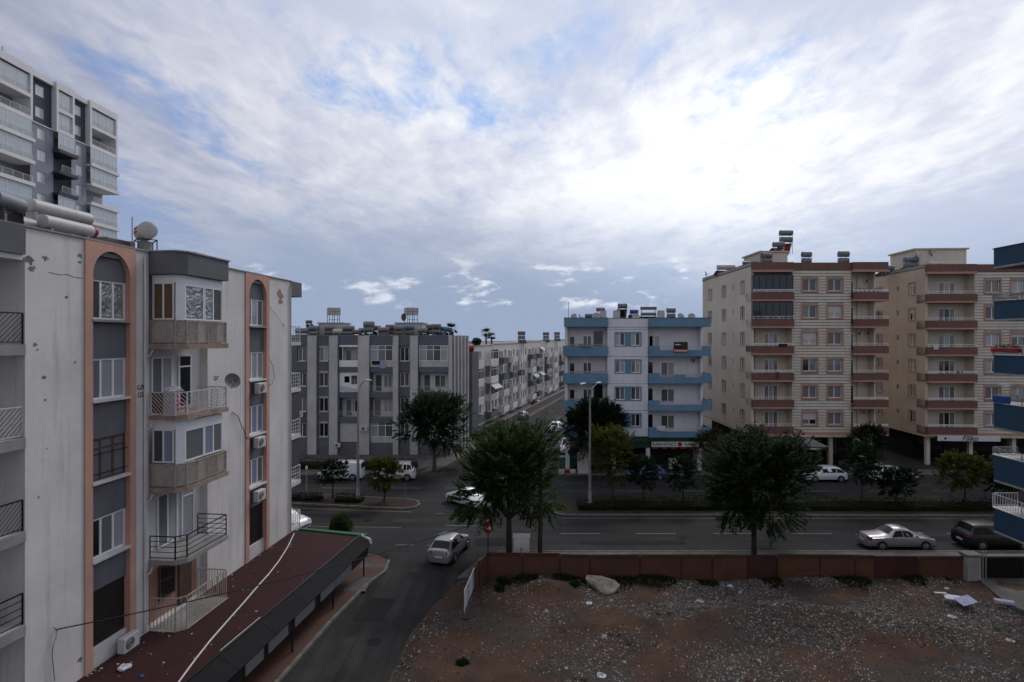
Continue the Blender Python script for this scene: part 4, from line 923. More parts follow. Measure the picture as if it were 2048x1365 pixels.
rowb('farthest white block closing the far street', 78.4, 110, 14.2, 5, 7, ['plaster_grey', 'row_white'])
def RW(u, v, z): return (ROW0[0] + tF.x * u + nF.x * v, ROW0[1] + tF.y * u + nF.y * v, z)
ra = math.atan2(tF.y, tF.x)
for k, (px, Y, dz) in enumerate(((1043, 122, 13.4), (1092, 147, 13.5), (1114, 160, 13.7))):
    heater('tall stacked solar heater on the far street roofs, %s from the left' % ORD[k], (X_(px, Y), Y, dz), R(-8), 'tank_brown', 'tank_grey', 1.5, .42, 2.3, gap=.9, pl=2.4)
# parapet tank and low wall along the street
tag(cyl(MB(), .5, 1.5, (0, 0, .5)).build('barrel', MT['red_paint'], None, (X_(936, 84), 84.0, 12.6), R(20), True), 'rusty red barrel on the ledge beside the striped end wall', 'barrel')
tag(MB().box(-1.2, 1.2, -1.5, 1.5, 0, 12.6).build('annex', MT['plaster_grey'], None, (X_(936, 85.5), 85.5, 0), R(-15)), 'narrow grey annex under the red barrel beside the striped wall', 'building')
GWL = thing('garden_wall', 'low brown garden wall along the left of the far street', 'wall')
for k in range(14):
    a, c = FP(34 + k * 6.5, .9), FP(34 + k * 6.5 + 6.4, .9); ang = math.atan2(c[1] - a[1], c[0] - a[0])
    MB().box(0, 6.4, 0, .25, 0, 1.15).box(-.02, 6.42, -.04, .29, 1.15, 1.25).build('wall_panel', MT['tank_brown'], GWL, (a[0], a[1], 0), ang)

# ================================================================== blue balconied flats
def bx_(px): return (px - CX) * .0543
BB = thing('apartment_block', 'lilac white apartment block with sky blue balcony bands and shop below', 'building', (bx_(1132), 61.8, 0), 0)
F = Face(BB); o_ = bx_(1132)
def bl(px): return bx_(px) - o_
xa, xb, xc, xd = 0.0, bl(1215), bl(1296), bl(1407)
BFZ = [3.95, 6.85, 9.8, 12.75]; TOPZ = 16.7
wz = [(z + 1.02, z + 2.38) for z in BFZ]
holes = [(bl(1231), bl(1249.5), a, c, .2) for a, c in wz] + [(bl(1262), bl(1280.5), a, c, .2) for a, c in wz]
F.add('wall', wall_sheet(xb, xc, 3.9, TOPZ, holes, -.02), 'lilac_white')
F.add('back_wall', MB().prism([(xa, 1.35), (xd, 1.35), (xd, 17), (xa + 4.6, 17)], 3.9, 15.8), 'lilac_white')
F.add('wing_wall', MB().box(xb, xb + .15, 0, 1.35, 3.9, 15.8).box(xc - .15, xc, 0, 1.35, 3.9, 15.8).box(xa, xa + .2, .3, 1.35, 3.9, 15.8).box(xd - .2, xd, .3, 1.35, 3.9, 15.8), 'lilac_white')
F.add('roof', MB().prism([(xa - .2, 0), (xd + .6, 0), (xd + .6, 17), (xa + 4.4, 17)], 15.8, 15.95), 'roof_grey')
F.add('parapet_band', MB().box(bl(1128), xb, -.35, .02, 15.8, TOPZ + .05), 'blue_paint'); F.add('parapet_band', MB().box(xc, bl(1420), -.35, .02, 15.8, TOPZ + .05), 'blue_paint')
F.add('parapet_coping', MB().box(bl(1128) - .04, xb, -.39, .06, TOPZ + .05, TOPZ + .1).box(xc, bl(1420) + .04, -.39, .06, TOPZ + .05, TOPZ + .1).box(xb + .001, xc - .001, -.06, .1, TOPZ, TOPZ + .06), 'slate')
F.add('groove', MB().box(xb, xc, -.027, -.021, 15.72, 15.77), 'slate')
for k, (a, c) in enumerate(wz):
    F.add('groove', MB().box(xb, xc, -.027, -.021, c + .36, c + .40), 'slate')
    fr = MB(); u0, u1 = bl(1229), bl(1283); fr.box(u0, bl(1231), -.07, -.021, a - .1, c + .1); fr.box(bl(1249.5), bl(1262), -.07, -.021, a - .1, c + .1); fr.box(bl(1280.5), u1, -.07, -.021, a - .1, c + .1)
    fr.box(bl(1231), bl(1249.5), -.07, -.021, c, c + .1); fr.box(bl(1262), bl(1280.5), -.07, -.021, c, c + .1); fr.box(bl(1231), bl(1249.5), -.07, -.021, a - .1, a); fr.box(bl(1262), bl(1280.5), -.07, -.021, a - .1, a)
    F.add('window_surround', fr, 'blue_paint')
    for p0 in (1231, 1262): window(F, bl(p0), a, bl(1249.5) - bl(1231), c - a, 2, -.02, .1, pm=[['glass_curtain', 'glass_dark'], ['glass_grey', 'glass_curtain'], ['glass_drape', 'glass_grey'], ['glass_drape', 'glass_dark']][(3 - k)])
rb = random.Random(8)
for i, z in enumerate(BFZ):
    y0 = -.35
    # left balcony
    b = MB(); a, c = bl(1128), xb; b.box(a, c, y0, 1.36, z - .12, z); b.box(a, c, y0, y0 + .14, z, z + .98); b.box(a, a + .14, y0 + .14, 1.36, z, z + .98); b.box(c - .12, c - .002, y0 + .14, 0, z, z + .98)
    F.add('balcony', b, 'blue_paint'); railing(F, a + .4, c - .3, z + .98, .22, y0 + .07, 'iron_rust', 'rails')
    F.add('balcony_wall', MB().quad((xa + .2, 1.34, z), (xb, 1.34, z), (xb, 1.34, z + 2.9), (xa + .2, 1.34, z + 2.9)), 'lilac_white')
    window(F, bl(1141), z + .05, .62, 2.0, 1, 1.26, 0, pm=['glass_dark'], name='balcony_door'); window(F, bl(1169), z + .75, .95, 1.35, 2, 1.26, 0, pm=['glass_drape'])
    if i in (3, 1): F.add('open_door', MB().box(bl(1191), bl(1209), 1.28, 1.335, z + .05, z + 2.6), 'glass_dark')
    # right balcony with stepped parapet
    b = MB(); a, c = xc, bl(1420); b.box(a, c, y0, 1.36, z - .12, z); b.box(a, c, y0, y0 + .14, z, z + .52); b.box(a, a + 1.2, y0, y0 + .14, z + .52, z + .98); b.box(c - 1.0, c, y0, y0 + .14, z + .52, z + .98)
    if i in (1, 2): b.box(a + (2.8 if i == 2 else 9.9), a + (3.95 if i == 2 else 9.9), y0, y0 + .14, z + .52, z + .80) if i == 2 else None
    b.box(c - .14, c, y0 + .14, 3.5, z, z + .98)
    F.add('balcony', b, 'blue_paint'); railing(F, a + 1.2, c - 1.0, z + .5, .42, y0 + .07, 'iron_white' if i != 2 else 'iron_rust', 'rails')
    F.add('balcony_wall', MB().quad((xc, 1.34, z), (xd - .2, 1.34, z), (xd - .2, 1.34, z + 2.9), (xc, 1.34, z + 2.9)), 'lilac_white')
    window(F, bl(1299), z + .05, .72, 2.15, 1, 1.26, 0, pm=[['glass_drape', 'glass_dark', 'glass_dark', 'glass_dark'][3 - i]], name='balcony_door')
    window(F, bl(1328 if i < 3 else 1303), z + .55, 1.5 if i < 3 else 1.25, 1.55, 2, 1.26, 0, pm=['glass_drape', 'glass_grey'] if i < 2 else ['glass_grey', 'glass_curtain'])
# for-sale banner on the top right balcony
BN = thing('sale_banner', 'black red and yellow banner on the top right balcony of the blue block', 'banner', (bx_(1359), 61.8 - .45, BFZ[3] + .45), 0)
MB().box(-.75, .75, -.02, 0, .2, .95).build('black_field', MT['iron_black'], BN); MB().box(-.75, .75, -.022, 0, -.18, .199).build('red_field', MT['red_paint'], BN)
b = MB()
for k in range(9): b.box(-.68 + k * .155, -.68 + k * .155 + .1, -.03, -.022, -.07, .1)
b.build('digit', MT['sign_white'], BN); b = MB(); b.poly([(.1, -.024, .35), (.55, -.024, .3), (.7, -.024, .55), (.45, -.024, .9), (.2, -.024, .85), (0, -.024, .6)]); b.build('yellow_mark', MT['leaf_yellow'], BN)
MB().box(-.6, -.02, -.03, -.02, .62, .72).build('white_script', MT['sign_white'], BN)
# shop under the blue flats
SH = thing('corner_shop', 'dark green shop front with a long white sign under the blue block', 'shop', (o_, 61.8, 0), 0)
MB().box(bl(1224), bl(1420), .0, .3, 3.3, 3.82).build('fascia', MT['green_dark'], SH); MB().box(bl(1224), xd, .3, .9, 2.6, 3.82).build('soffit', MT['green_dark'], SH)
SG = MB().cbox(bl(1303), bl(1397), -.12, -.01, 2.78, 3.32, .012).build('sign_board', MT['sign_white'], SH)
text(None, 'KARAVİYECİ', .44, 'green_dark', SG, (bl(1328.5), -.13, 3.05), bold=.006); text(None, 'KASABI', .44, 'green_dark', SG, (bl(1381.5), -.13, 3.05), bold=.006)
MB().lathe([(.24, -.14), (.24, -.121)], 'y', 18, (bl(1359), 0, 3.06)).build('emblem', MT['red_paint'], SG)
b = MB(); 
for k in range(5): b.box(bl(1304 + 19 * k), bl(1304 + 19 * k + 11), -.05, -.02, 2.56, 2.74)
b.build('red_valance', MT['red_paint'], SH)
MB().prism([(xa + .4, 2.6), (xd, 2.6), (xd, 16), (xa + 4.4, 16)], 0, 3.88).build('shop_wall', MT['plaster_grey'], SH); MB().box(bl(1240), bl(1400), 2.5, 2.58, .3, 2.5).build('shop_glass', MT['glass_dark'], SH)
for px in (1136, 1228, 1298, 1402): MB().box(bl(px) - .2, bl(px) + .2, .35, .8, 0, 3.9).build('column', MT['lilac_white'], SH)
MB().box(bl(1345), bl(1370), 1.2, 1.8, .1, 1.2).build('freezer_chest', MT['plastic_white'], SH)
aircon('air conditioner on the top floor balcony wall of the blue block', (bx_(1395), 61.8 + 1.30, BFZ[2] + 2.05), 0, .9)
# blue block roof
BH = [(1178, 'tank_grey', None, .85, .23, 1.15, 0), (1201, 'tank_grey', 'tank_brown', .9, .22, 1.85, 0), (1245, 'tank_grey', None, .95, .30, 2.25, 0), (1268, 'tank_blue', None, .85, .25, 1.6, 0), (1297, 'tank_grey', 'tank_grey', 1.75, .20, 2.0, 1), (1342, 'tank_grey', 'tank_grey', .9, .30, 1.75, 0)]
for k, (px, m, m2, L_, r, zt, q) in enumerate(BH):
    heater('rooftop solar heater on the blue block, %s from the left' % ORD[k], (X_(px, 64), 64.0, 15.95), 0, m, m2, L_, r, zt, 'panel_dark', 1, gap=.66)
for k, (px, r) in enumerate(((1148, .36), (1159, .34), (1192, .45), (1271, .42), (1361, .40), (1383, .40))):
    dish('satellite dish on the blue block roof, %s from the left' % ORD[k], (X_(px, 62.6), 62.6, 15.95), R((-25, 70, -10, 5, 15, -15)[k]), r, R(30), 'dish_pale', .95)
for k, px in enumerate((1206, 1233, 1322)):
    t = thing('chimney', 'white square chimney on the blue block roof, %s from the left' % ORD[k], 'chimney', (X_(px, 63), 63.0, 15.95), 0)
    MB().cbox(-.34, .34, -.3, .3, 0, 1.5, .02).build('stack', MT['tank_white'], t); b = MB()
    for q in (-.25, .0, .25): b.box(q - .07, q + .07, -.28, .28, 1.5, 1.68)
    b.build('cap', MT['tank_white'], t)
tag(MB().tube([(X_(1137, 63), 63, 15.9), (X_(1137, 63), 63, 18.6)], .03, 5).build('antenna', MT['galv']), 'thin antenna mast on the left corner of the blue block roof', 'antenna')

# ================================================================== the two beige blocks
def siding_mesh(x0, x1, z0, z1, holes, step=.325, y=-.03):
    """lapped boards with dark joints, cut round the windows"""
    b = MB(); z = z0
    while z < z1 - .01:
        a, c = z, min(z1, z + step - .085)
        segs = [(x0, x1)]
        for h in holes:
            if h[2] < c and h[3] > a:
                ns = []
                for s0, s1 in segs:
                    if h[0] <= s0 and h[1] >= s1: continue
                    if h[1] <= s0 or h[0] >= s1: ns.append((s0, s1)); continue
                    if h[0] > s0: ns.append((s0, h[0]))
                    if h[1] < s1: ns.append((h[1], s1))
                segs = ns
        for s0, s1 in segs: b.box(s0, s1, y - .045, y, a, c)
        z += step
    return b
def surround(face, x0, x1, z0, z1, y=0, t_=.17, d=.09, m='rose_trim'):
    b = MB(); b.box(x0 - t_, x0, y - d, y, z0 - t_, z1 + t_); b.box(x1, x1 + t_, y - d, y, z0 - t_, z1 + t_); b.box(x0, x1, y - d, y, z1, z1 + t_); b.box(x0, x1, y - d, y, z0 - t_, z0)
    face.add('window_surround', b, m)
def beige(label, X0, Y0, rz, w1, w2, w3, D, ztop, sidewin, side_m, seed, glazed, sig):
    t = thing('apartment_block', label, 'building', (X0, Y0, 0), rz, 'beige and brown apartment blocks')
    f = Face(t); rr = random.Random(seed); W = w1 + w2 + w3; zf = [ztop - 4.35 - 3.0 * k for k in range(6)]   # balcony slab undersides
    wx = [(w1 + 1.15, w1 + 2.75), (w1 + 3.95, w1 + 5.55)]; holes = []
    for z in zf:
        for a, c in wx: holes.append((a, c, z + 1.17, z + 2.53, .2))
    zb = zf[5] + .05
    f.add('wall', wall_sheet(w1, w1 + w2, zb, ztop - .85, holes, -.0), 'concrete')
    f.add('siding', siding_mesh(w1, w1 + w2, zb + .25, ztop - .9, [(h[0] - .17, h[1] + .17, h[2] - .17, h[3] + .17) for h in holes]), 'siding')['kind'] = 'stuff'
    f.add('lower_trim', MB().box(w1 - .02, w1 + w2 + .02, -.09, .0, zb - .02, zb + .22), 'rose_trim')
    f.add('back_wall', MB().box(.35, W - .9, 1.5, D, zb, ztop - .4), 'beige')
    f.add('wing_wall', MB().box(w1, w1 + .15, .01, 1.5, zb, ztop - .4).box(w1 + w2 - .15, w1 + w2, .01, 1.5, zb, ztop - .4).box(W - 1.05, W - .9, .4, 1.5, zb, ztop - .4), 'beige')
    f.add('roof', MB().box(-.02, W - .6, .02, D + .1, ztop - .4, ztop - .2), 'roof_grey')
    for q_ in ((.0, w1 - .01, -.5, .05, ztop - .85, ztop), (w1 + .01, w1 + w2 - .01, -.12, .05, ztop - .85, ztop - .004), (w1 + w2 + .01, W, -.5, .05, ztop - .85, ztop)): f.add('parapet_band', MB().box(*q_), 'brown_paint')
    f.add('parapet_trim', MB().box(.0, w1 - .01, -.52, .05, ztop - 1.1, ztop - .853), 'rose_trim'); f.add('parapet_trim', MB().box(w1 + w2 + .01, W, -.52, .05, ztop - 1.1, ztop - .853), 'rose_trim')
    for i, z in enumerate(zf):
        for a, c in wx:
            surround(f, a, c, z + 1.17, z + 2.53, -.065, .17, .07); window(f, a, z + 1.17, c - a, 1.36, 2, 0, .08, sill='pvc_dirty')
        for k, (a, c) in enumerate(((.0, w1), (w1 + w2, W))):
            b = MB(); b.box(a, c, -.55, 1.52, z + .18, z + .32); b.box(a, c, -.55, -.42, z + .32, z + 1.0)
            if k == 0: b.box(a, a + .12, -.42, 1.5, z + .32, z + 1.0)
            else: b.box(c - .12, c, -.42, 1.5, z + .32, z + 1.0)
            bo = f.add('balcony', b, 'brown_paint'); mk('trim', MB().box(a, c, -.57, 1.51, z, z + .178).mesh('trim', MT['rose_trim']), bo)
            railing(f, a + .05, c - .05, z + 1.0, .32, -.48, 'pvc', 'rails' if rr.random() < .6 else 'bars', .5)
            gl_ = glazed and k == 0 and i < 2
            if gl_: glazing(f, a + .04, c - .02, z + 1.0, z + 2.95, -.38, 6, 0, ['glass_navy'], 'fascia_black'); Face(t, a + .03, 1.45, R(-90)).add('side_glass', MB().box(0, 1.8, 0, .03, z + 1.0, z + 2.95), 'glass_navy')
            x0, x1 = (a + .36, c) if k == 0 else (a, c - 1.06)
            f.add('balcony_wall', MB().quad((x0, 1.48, z + .3), (x1, 1.48, z + .3), (x1, 1.48, z + 3.05), (x0, 1.48, z + 3.05)), 'beige')
            if k == 0: window(f, a + w1 * .45, z + .35, w1 * .34, 2.1, 3, 1.4, 0, pm=rr.choice((['glass_grey', 'glass_curtain', 'glass_grey'], ['glass_drape', 'glass_dark', 'glass_grey'])), name='balcony_door'); f.add('drain_pipe', MB().tube([(a + w1 * .22, 1.42, z + .3), (a + w1 * .22, 1.42, z + 3.0)], .04, 6), 'beige_warm')
            else: window(f, a + .15, z + .35, 1.0, 2.1, 1, 1.4, 0, pm=[rr.choice(('glass_dark', 'glass_drape', 'glass_grey'))], name='balcony_door'); f.add('drain_pipe', MB().tube([(a + 1.55, 1.42, z + .3), (a + 1.55, 1.42, z + 3.0)], .04, 6), 'beige_warm')
    # side wall
    s = Face(t, 0.0, D, R(-90)); holes = []; k2 = []
    for i, z in enumerate(zf):
        for u, w, h0, h1 in sidewin: holes.append((D - u - w / 2, D - u + w / 2, z + h0, z + h1, .18))
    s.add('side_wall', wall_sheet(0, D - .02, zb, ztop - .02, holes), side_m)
    s.add('corner_pier', MB().box(D - 1.5, D - .02, .004, .3, zb, ztop - .45), side_m); s.add('coping', MB().box(0, D, -.08, .1, ztop - .02, ztop + .05), 'concrete')
    for (a, c, z0, z1, d) in holes:
        if c - a > .6: surround(s, a, c, z0, z1, 0, .12, .05); window(s, a, z0, c - a, z1 - z0, 2, 0, .08, fw=.05)
        else: window(s, a, z0, c - a, z1 - z0, 1, 0, .08, fw=.04, pm=['glass_dark'])
    f.add('soffit', MB().box(-.01, W - .9, -.3, D, zb - .25, zb - .03), 'beige_warm')
    f.add('ground_floor_wall', MB().box(1.2, W - 1.2, 4.2, D - .3, 0, zb - .25), 'fascia_slate')
    b = MB()
    for k in range(4): f.add('shop_glass', MB().box(1.6 + k * (W - 3.2) / 4, 1.6 + (k + 1) * (W - 3.2) / 4 - .3, 4.1, 4.19, .3, zb - .9), 'glass_dark')
    for k in range(4): f.add('column', MB().box(.4 + k * (W - 2.2) / 3, .8 + k * (W - 2.2) / 3, .4, .8, 0, zb - .25), 'beige')
    return t, f
SW1 = [(2.5, .95, 1.15, 2.5), (5.4, .4, 1.75, 2.4), (8.5, 1.2, 1.15, 2.5), (13.8, 1.25, 1.15, 2.5)]
b1, f1 = beige('nearer beige apartment block with brown balcony bands and two dark glazed balconies', 26.9, 64, R(-.8), 4.55, 6.55, 3.9, 17, 23.05, SW1, 'beige', 1, True, 0)
SW2 = [(2.3, 1.1, 1.15, 2.5), (5.1, .45, 1.75, 2.4), (8.9, 1.2, 1.15, 2.5)]
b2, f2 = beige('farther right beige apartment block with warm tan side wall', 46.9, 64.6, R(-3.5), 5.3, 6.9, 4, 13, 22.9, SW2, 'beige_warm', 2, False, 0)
for (bt, a, c, y0, y1, h, lab) in ((b1, 3.1, 6.4, 5, 10, 2.2, 'nearer'), (b2, 2.0, 8.0, 5, 10, 2.6, 'farther')):
    t = thing('roof_hut', 'beige stair hut on the roof of the %s beige block' % lab, 'roof hut', tuple(bt.location[:2]) + (22.75,), bt.rotation_euler.z)
    MB().box(a, c, y0, y1, 0, h).build('wall', MT['beige'], t); MB().box(a - .2, c + .2, y0 - .2, y1 + .2, h, h + .18).build('roof', MT['beige_warm'], t)
def on1(px, Y, z, rz, label, **kw): return heater(label, (X_(px, Y), Y, z), rz, **kw)
on1(1440 + 12, 74, 22.8, R(90) * 0, 'white horizontal solar tank at the left roof edge of the nearer beige block', tank='tank_white', L_=2.2, r=.34, zt=1.0, n=1, pl=1.2)
on1(1503, 70, 22.8, R(8), 'low grey solar heater behind the brown parapet of the nearer beige block', tank='tank_grey', L_=2.2, r=.22, zt=1.0, n=1, pl=1.2)
on1(1533, 68, 22.8, R(20), 'solar heater with a round flue left of the roof hut of the nearer beige block', tank='tank_brown', tank2='tank_grey', L_=1.3, r=.3, zt=1.65, n=1)
on1(1557, 70, 25.1, 0, 'middle stacked grey solar tank on the nearer beige stair hut', tank='tank_grey', L_=1.3, r=.33, zt=1.0, n=1)
on1(1572, 71.5, 25.1, 0, 'highest pair of grey solar tanks over red panels on the stair hut', tank='tank_grey', tank2='tank_grey', L_=1.5, r=.36, zt=2.7, n=2, panel='red_panel', gap=.85, pl=1.0)
on1(1613, 67.5, 22.8, 0, 'two grey stacked solar tanks right of the stair hut', tank='tank_grey', tank2='tank_grey', L_=1.0, r=.34, zt=1.7, n=1, gap=.75)
on1(1687, 67.5, 22.8, 0, 'grey stacked solar tanks near the right end of the nearer beige block', tank='tank_grey', tank2='tank_grey', L_=1.1, r=.36, zt=1.75, n=2, gap=.8)
on1(1776, 70, 22.3, 0, 'dark solar tank between the two beige blocks', tank='tank_grey', L_=1.2, r=.34, zt=.9, n=1)
on1(1822, 69, 22.6, R(6), 'stacked solar tanks at the left roof edge of the farther beige block', tank='tank_grey', tank2='tank_grey', L_=1.6, r=.34, zt=1.5, n=1, gap=.7)
on1(1872, 67.5, 22.6, R(6), 'white low solar tank behind the parapet of the farther beige block', tank='tank_white', L_=2.0, r=.22, zt=.8, n=1)
for k, (px, py, Y, r) in enumerate(((1411, 548, 79, .42), (1523, 510, 68.2, .5), (1831, 512, 69, .5), (1858, 506, 69.5, .55))):
    dish('satellite dish on the beige roofs, %s from the left' % ORD[k], (X_(px, Y), Y, Z_(py, Y) - 1.1), R((70, 40, 55, 60)[k]), r, R(20), 'dish_pale', 1.1)
# red and two framing sheets lean on the stair hut
for k, px in enumerate((1561, 1578)):
    pass
b = f1; 
for k, (px, i) in enumerate(((1733, 0), (1718, 2), (1735, 2), (1727, 5))):
    z = 23.05 - 4.35 - 3 * i; aircon('air conditioner on the %s right balcony of the nearer beige block%s' % (ORD[i], ', left one' if px == 1718 else ''), (X_(px, 65.3), 65.35, z + 2.15), 0, .85)
# awning, signs, cars' forecourt
AW = thing('shop_awning', 'grey sloping shop awning under the nearer beige block', 'awning', (X_(1560, 62), 61.9, 0), 0)
b = MB(); b.v += [(0, 0, 2.75), (5.2, 0, 2.75), (4.0, 2.2, 3.55), (0, 2.2, 3.55), (0, 0, 2.67), (5.2, 0, 2.67), (4.0, 2.2, 3.47), (0, 2.2, 3.47)]
for f_ in ((0, 1, 2, 3), (7, 6, 5, 4), (0, 4, 5, 1), (1, 5, 6, 2), (2, 6, 7, 3), (3, 7, 4, 0)): b.f.append(f_)
b.build('canvas', MT['galv'], AW); MB().box(.0, 5.2, -.03, .0, 2.35, 2.74).build('valance', MT['fascia_black'], AW)
b = MB()
rr = random.Random(3); x = 2.45
while x < 4.35: w = .05 + .09 * rr.random(); b.box(x, x + w, -.045, -.031, 2.45, 2.62); x += w + .035
b.build('faint_lettering', MT['sign_white'], AW)
for x in (.1, 2.6, 5.0): MB().tube([(x, .05, .1), (x, .05, 2.7)], .04, 6).build('post', MT['fascia_black'], AW)
FS = thing('shop_sign', 'long white sign board reading Filiko in black script under the farther beige block', 'sign', (46.9, 64.6, 0), R(-3.5))
MB().cbox(.9, 7.6, -.75, -.6, 3.05, 3.62, .02).build('board', MT['sign_white'], FS)
text(None, 'Filiko', .78, 'iron_black', FS, (4.3, -.762, 3.35), shear=.35, ext=.006, bold=.01); MB().lathe([(.13, -.765), (.13, -.752)], 'y', 14, (1.7, 0, 3.33)).build('emblem', MT['iron_black'], FS)
MB().box(.9, 7.6, -.6, .3, 3.1, 3.5).build('sign_bracket', MT['fascia_black'], FS)

# ================================================================== navy balconied building at the right edge
NV = thing('apartment_block', 'navy blue balconies of an apartment block at the right edge', 'building', (27.1, 32.2, 0), 0)
f = Face(NV); NZ = [2.5 + 3.0 * k for k in range(6)]
f.add('wall', MB().box(1.6, 14, -14, -.6, 0, 19.2), 'plaster_white')
tops = [5.0, 7.97, 10.9, 13.55, 16.55, 19.55]; bots = [3.75, 6.6, 9.55, 12.6, 15.6, 18.55]
outl = [(0, -.2), (.16, 0), (1.5, .0), (1.6, -.6), (1.6, -6), (-.1, -6), (-.1, -3.0)]
for k, (z0, z1) in enumerate(zip(bots, tops)):
    f.add('balcony', MB().prism(outl, z0, z1), 'navy_paint')
    f.add('balcony_edge', MB().prism([(x * 1.0 - (.04 if x < 1 else 0), y + (.03 if y > -1 else 0)) for x, y in outl], z1, z1 + .035), 'iron_white' if k < 3 else 'navy_paint')
    f.add('balcony_soffit', MB().prism([(x, y) for x, y in outl], z0 - .12, z0 - .003), 'concrete')
    if k < 5:
        e = Face(NV, -.06, -.15, R(-90)); h = .75 if k == 0 else .38
        railing(e, .0, 5.5, z1 + .06, h, .04, 'iron_white' if k == 0 else 'galv', 'bars' if k == 0 else 'rails', .16)
        e2 = Face(NV, .16, -.06, 0); railing(e2, 0, 1.3, z1 + .06, h, 0, 'iron_white' if k == 0 else 'galv', 'bars' if k == 0 else 'rails', .16)
        window(f, 1.55, z1 - 1.0, .9, 2.1, 1, -.62, 0, pm=['glass_dark'])
        f.add('back_glass', MB().box(1.56, 1.595, -5, -.9, z1 + .02, z1 + 1.6), 'glass_dark')
t = thing('flower_box', 'long dark red flower box on a navy balcony edge', 'flower box', (27.05, 31.2, tops[3] + .22), R(90))
MB().cbox(-.9, .8, -.14, .14, 0, .22, .02).build('trough', MT['red_panel'], t)
b = MB(); rr = random.Random(9)
for k in range(140):
    x, y, z = rr.uniform(-.85, .75), rr.uniform(-.15, .15), .2 + .16 * rr.random(); s = .05; a = rr.random() * 6.3
    b.quad((x, y, z), (x + s * math.cos(a), y + s * math.sin(a), z + .02), (x + 1.6 * s * math.cos(a + .5), y + 1.6 * s * math.sin(a + .5), z + .06), (x + s * math.cos(a + 1), y + s * math.sin(a + 1), z + .05))
b.build('plants', MT['leaf_dark'], t)
tag(MB().box(-.5, .5, -.02, .02, 0, .4).build('hanging_cloth', MT['tank_blue'], None, (27.02, 31.4, tops[2] + .04), R(95)), 'blue cloth hanging on a navy balcony rail at the right edge', 'cloth')
tag(MB().tube([(27.0, 32.1, 12.05), (27.6, 31.0, 11.9), (28.1, 30.2, 11.6)], .03, 5).box(27.15, 27.75, 31.0, 31.9, 11.93, 12.0).build('drying_rack', MT['plastic_white']), 'pale drying rack sticking out over a navy balcony', 'drying rack')

# ================================================================== the grey and white tower, upper left
TW = thing('tower_block', 'tall grey and white tower block with glazed balconies in the background', 'building', (-65.6, 70, 0), R(89.3))
f = Face(TW)
def tu(px): return 65 * FPX / (CX - px) - 70
TT = 51.3; TZ = [TT - .9 - 3.0 * (k + 1) for k in range(13)]     # floor levels from the top down
cA, cB, cC, cD, cE, cF = -4.0, tu(68), tu(113), tu(148.5), tu(178), tu(233)
holes = []
for k, z in enumerate(TZ):
    for a, c in ((cB + 1.1, cB + 2.6), (cD + .9, cD + 2.2)): holes.append((a, c, z + .85, z + 2.35, .2))
f.add('wall_grey', wall_sheet(cB, cC, 0, TZ[1] - .02, [h for h in holes if h[0] < cC and h[2] < TZ[1]]).__class__() if False else wall_sheet(cB, cC, TZ[12], TZ[1] - .15, [h for h in holes if h[0] < cC and h[3] < TZ[1]]), 'tower_grey')
f.add('wall_grey', wall_sheet(cD, cE, TZ[12], TZ[1] - .15, [h for h in holes if h[0] > cC and h[3] < TZ[1]]), 'tower_grey')
f.add('wall_dark', wall_sheet(cB, cC, TZ[1] - .15, TT - .85, [h for h in holes if h[0] < cC and h[2] > TZ[1]], .25), 'tower_dark'); f.add('wall_dark', wall_sheet(cD, cE, TZ[1] - .15, TT - .85, [h for h in holes if h[0] > cC and h[2] > TZ[1]], .25), 'tower_dark')
for k, z in enumerate(TZ):
    for a, c in ((cB + 1.1, cB + 2.6), (cD + .9, cD + 2.2)):
        window(f, a, z + .85, c - a, 1.5, 2, .25 if k < 2 else 0, .08, pm=['glass_pale', 'glass_curtain'] if k % 3 else ['glass_pale', 'glass_pale'])
f.add('lower_wall', MB().box(cA, cF, .3, 1.5, 0, TZ[12]), 'tower_grey'); f.add('back_wall', MB().box(cA, cF - .05, 2.2, 16, 0, TT - .6), 'tower_grey')
f.add('roof', MB().box(cA, cF, .02, 16, TT - .6, TT - .4), 'roof_grey')
f.add('crown_beam', MB().box(cB, cC - .02, -.25, .5, TT - .85, TT - .15), 'tower_white'); f.add('crown_beam', MB().box(cD + .02, cE, -.25, .5, TT - .85, TT - .15), 'tower_white')
f.add('slab_line', MB().box(cB, cC, -.12, .02, TZ[1] - .25, TZ[1] - .1), 'tower_white'); f.add('slab_line', MB().box(cD, cE, -.12, .02, TZ[1] - .25, TZ[1] - .1), 'tower_white')
